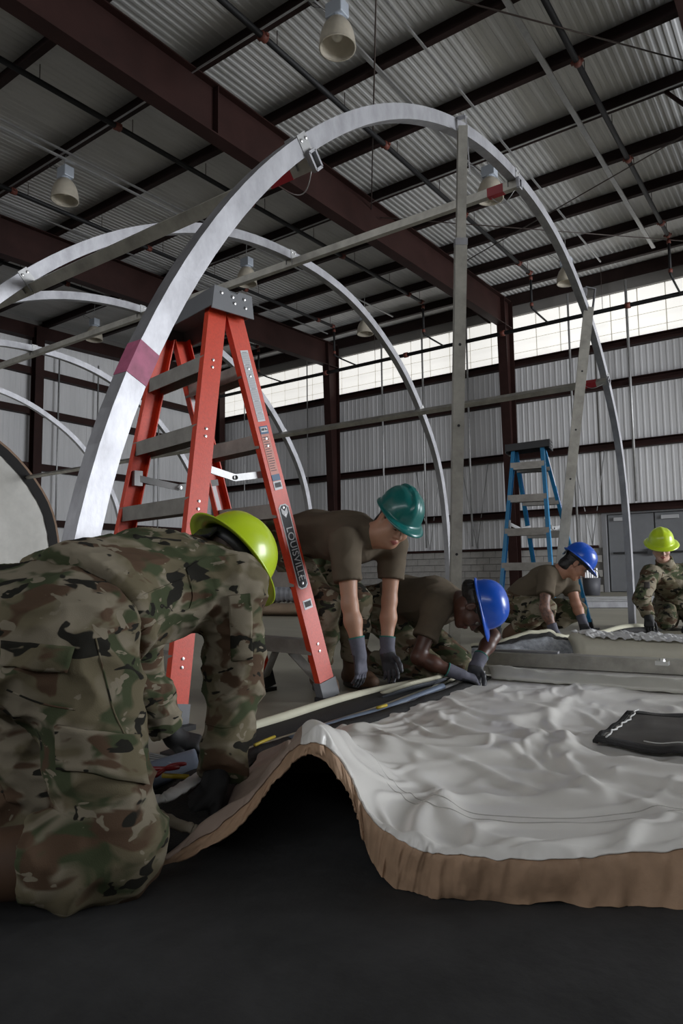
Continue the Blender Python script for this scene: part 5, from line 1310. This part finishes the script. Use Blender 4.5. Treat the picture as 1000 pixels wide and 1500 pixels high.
# ---- C: crouching at the skirt strip
C_ = dict(base=PP(.45, 3.6, 0), hipR=PP(.17, 3.79, .38), hipL=PP(.27, 3.93, .38), kneeR=PP(.43, 3.52, .085), kneeL=PP(.62, 3.76, .085), ankR=PP(.12, 3.74, .10), ankL=PP(.30, 3.98, .10),
          shR=PP(.475, 3.47, .39), shL=PP(.68, 3.74, .39), elR=at(612, 963, 3.40), elL=at(722, 932, 3.60), wrR=at(672, 988, 3.40), wrL=at(697, 973, 3.47),
          neck=PP(.625, 3.52, .41), head=at(694, 890, 3.42), hf=LV(.18, -.12, -.97), hu=LV(.95, -.28, .22), bow=UP * .05,
          hdR=LV(.95, .1, -.28), pnR=LV(.2, .3, -1), hdL=LV(-.25, -.2, -.95), pnL=LV(-.3, -.9, 0), toeR=LV(-.3, .3, -.8), toeL=LV(-.3, .3, -.8))
person('person in tan tee crouching low at the upright pole foot, blue hard hat', C_, m_skinC, m_lipsC, m_hair, hatmat('blue_hat', (.005, .080, .50)), 'cap', False, m_gglove, m_gpalm, m_cuff, .95, .0052, .005, hair='bun', seed=5.0, curls={'R': (38, 35, 35, 38), 'L': (35, 30, 30, 35)})
# ---- D: squatting behind the leaning pole
D_ = dict(base=PP(1.6, 5.55, 0), hipR=PP(1.36, 5.58, .29), hipL=PP(1.46, 5.73, .29), kneeR=PP(1.56, 5.30, .285), kneeL=PP(1.87, 5.50, .25), ankR=PP(1.33, 5.46, .10), ankL=PP(1.60, 5.66, .10),
          shR=at(801, 842, 5.3), shL=at(832, 846, 5.52), elR=at(797, 890, 5.17), elL=at(843, 884, 5.42), wrR=at(812, 926, 5.12), wrL=at(854, 912, 5.36),
          neck=at(822, 836, 5.36), head=at(843, 826, 5.32), hf=LV(.70, -.15, -.68), hu=LV(.68, -.12, .70), bow=UP * .03,
          hdR=LV(.25, -.1, -1), pnR=LV(.6, .6, 0), hdL=LV(.1, -.1, -1), pnL=LV(-.6, -.6, 0), toeR=LV(.8, -.5, 0), toeL=LV(.8, -.5, 0))
pD, bodyD, _t, _u = person('person in tan tee squatting behind the leaning pole, blue hard hat and tattooed arm', D_, m_skinD, m_lips, m_hair, hatmat('blue_hat', (.005, .080, .50)), 'cap', False, m_gglove, m_gpalm, None, .97, .0062, .005, seed=8.0)
# ---- E: kneeling soldier by the grey door
E_ = dict(base=PP(3.1, 6.5, 0), hipR=at(975, 884, 6.68), hipL=at(1003, 884, 6.70), kneeR=at(974, 909, 6.36), kneeL=at(1016, 909, 6.40), ankR=PP(3.22, 6.72, .10), ankL=PP(3.42, 6.76, .10),
          shR=at(953, 840, 6.32), shL=at(1006, 838, 6.42), elR=at(939, 878, 6.2), elL=at(1026, 880, 6.25), wrR=at(950, 903, 6.12), wrL=at(1012, 908, 6.15),
          neck=at(973, 826, 6.34), head=at(968, 801, 6.28), hf=LV(-.22, -.85, -.42), hu=LV(-.12, -.42, .88),
          hdR=LV(-.15, -.3, -.9), pnR=LV(.3, .9, 0), hdL=LV(-.2, -.3, -.9), pnL=LV(.3, .9, 0), toeR=LV(0, .5, -.8), toeL=LV(0, .5, -.8))
pE, bodyE, coatE, trE = person('soldier in camouflage kneeling in front of the grey door, full brim yellow hard hat', E_, m_skinE, m_lips, m_hairbr, hatmat('yellow_green_hat', (.50, .66, .015)), 'full', True, m_bglove, None, None, 1.0, .0068, .006, seed=11.0)

# ------------------------------------------------------------------ details sewn on the clothes (found by casting rays onto the cloth)
def bvh_of(o):
    me = o.data; return BVHTree.FromPolygons([v.co for v in me.vertices], [p.vertices for p in me.polygons])
EV = V(EYE)
def hit(b, px, py):
    h = b.ray_cast(EV, V(nrm(ray(px, py)))); return (np.array(h[0]), np.array(h[1])) if h[0] is not None else None
def cloth_patch(name, o, quad, off, m, th=.004, nu=14, nv=10, b=None):
    b = b or bvh_of(o); q = [np.array(p, float) for p in quad]; g = []
    for a in np.linspace(0, 1, nu):
        row = []
        for c in np.linspace(0, 1, nv):
            p = (q[0] * (1 - a) + q[1] * a) * (1 - c) + (q[3] * (1 - a) + q[2] * a) * c; h = hit(b, *p)
            if h is None: return None
            n = h[1] if h[1] @ ray(*p) < 0 else -h[1]; row.append(h[0] + n * off)
        g.append(row)
    g = np.array(g)
    for _ in range(2): g[1:-1, 1:-1] = (g[:-2, 1:-1] + g[2:, 1:-1] + g[1:-1, :-2] + g[1:-1, 2:]) / 4
    bm = NB(); add_sheet(bm, g); pt = obj(name, bm, m, o, True); md = pt.modifiers.new('s', 'SOLIDIFY'); md.thickness = th + off; md.offset = 0; return pt
def cloth_seam(o, pts, b, r=.0018, m=None, name='seam'):
    out = []
    for p in catmull(pts, 24):
        h = hit(b, *p)
        if h is not None: out.append(h[0] + (h[1] if h[1] @ ray(*p) < 0 else -h[1]) * .0006)
    if len(out) > 3: tube_obj(name, out, r, m or m_camo, o, 6)
bj, bt = bvh_of(coatA), bvh_of(trouA)
cloth_patch('rear_pocket_flap', trouA, [(4, 938), (110, 948), (99, 984), (4, 976)], .004, m_camo3, b=bt)
cloth_patch('cargo_pocket_flap', trouA, [(84, 1062), (200, 1078), (214, 1148), (88, 1126)], .005, m_camo3, b=bt)
cloth_patch('sleeve_pocket', coatA, [(334, 872), (366, 870), (368, 965), (340, 968)], .004, m_camo3, b=bj)
for pts in ([(122, 907), (202, 875), (273, 846)], [(168, 950), (235, 909), (277, 892)], [(273, 833), (302, 817), (350, 812)], [(277, 892), (282, 870), (273, 833)], [(300, 1060), (325, 1066), (350, 1062)]): cloth_seam(coatA, pts, bj)
for pts in ([(140, 935), (152, 985), (166, 1040), (182, 1075)], [(10, 1010), (60, 1030), (110, 1040)]): cloth_seam(trouA, pts, bt)
be = bvh_of(coatE)
cloth_patch('shoulder_patch', coatE, [(943, 853), (951, 853), (951, 862), (943, 862)], .004, m_sole, b=be, nu=5, nv=5)
cloth_patch('chest_pocket_flap', coatE, [(969, 846), (983, 842), (988, 852), (974, 857)], .006, m_camo, b=be, nu=6, nv=6)
# tattooed arm of the squatting person
m_tat = mat('tattooed_skin', (0.30, 0.15, 0.10), 0.5, c2=(0.055, 0.04, 0.04), vs=45)
bodyD.data.materials.append(m_tat); C = np.array([p.center for p in bodyD.data.polygons]); mi = np.zeros(len(C), np.int32); bodyD.data.polygons.foreach_get('material_index', mi)
def near_seg(C, a, b, r):
    d = b - a; t = np.clip((C - a) @ d / (d @ d), 0, 1); return np.linalg.norm(C - a - t[:, None] * d, axis=1) < r
mi[near_seg(C, D_['shR'], D_['elR'], .07) | near_seg(C, D_['elR'], D_['wrR'], .06)] = 2
bodyD.data.polygons.foreach_set('material_index', mi)

# cropped hair on the nape of the foreground soldier
bodyA.data.materials.append(m_hairbr); X, Y, Z = ax3(A_['hf'], A_['hu']); C = np.array([p.center for p in bodyA.data.polygons]) - A_['head']
mi = np.zeros(len(C), np.int32); bodyA.data.polygons.foreach_get('material_index', mi); mi[(C @ Y < 0.0) & (np.linalg.norm(C, axis=1) < .30) & ~((np.abs(C @ X) > .07) & (np.abs(C @ X) < .1) & (np.abs(C @ Z) < .045) & (np.abs(C @ Y) < .03))] = 2; bodyA.data.polygons.foreach_set('material_index', mi)

for o in bpy.data.objects:      # rows of tiny rivets, bolts and printed lines stay joined
    if o.name.split('.')[0] in ('rivet', 'bolt', 'fine_print', 'brand_mark', 'logo_mark'): o['kind'] = 'stuff'
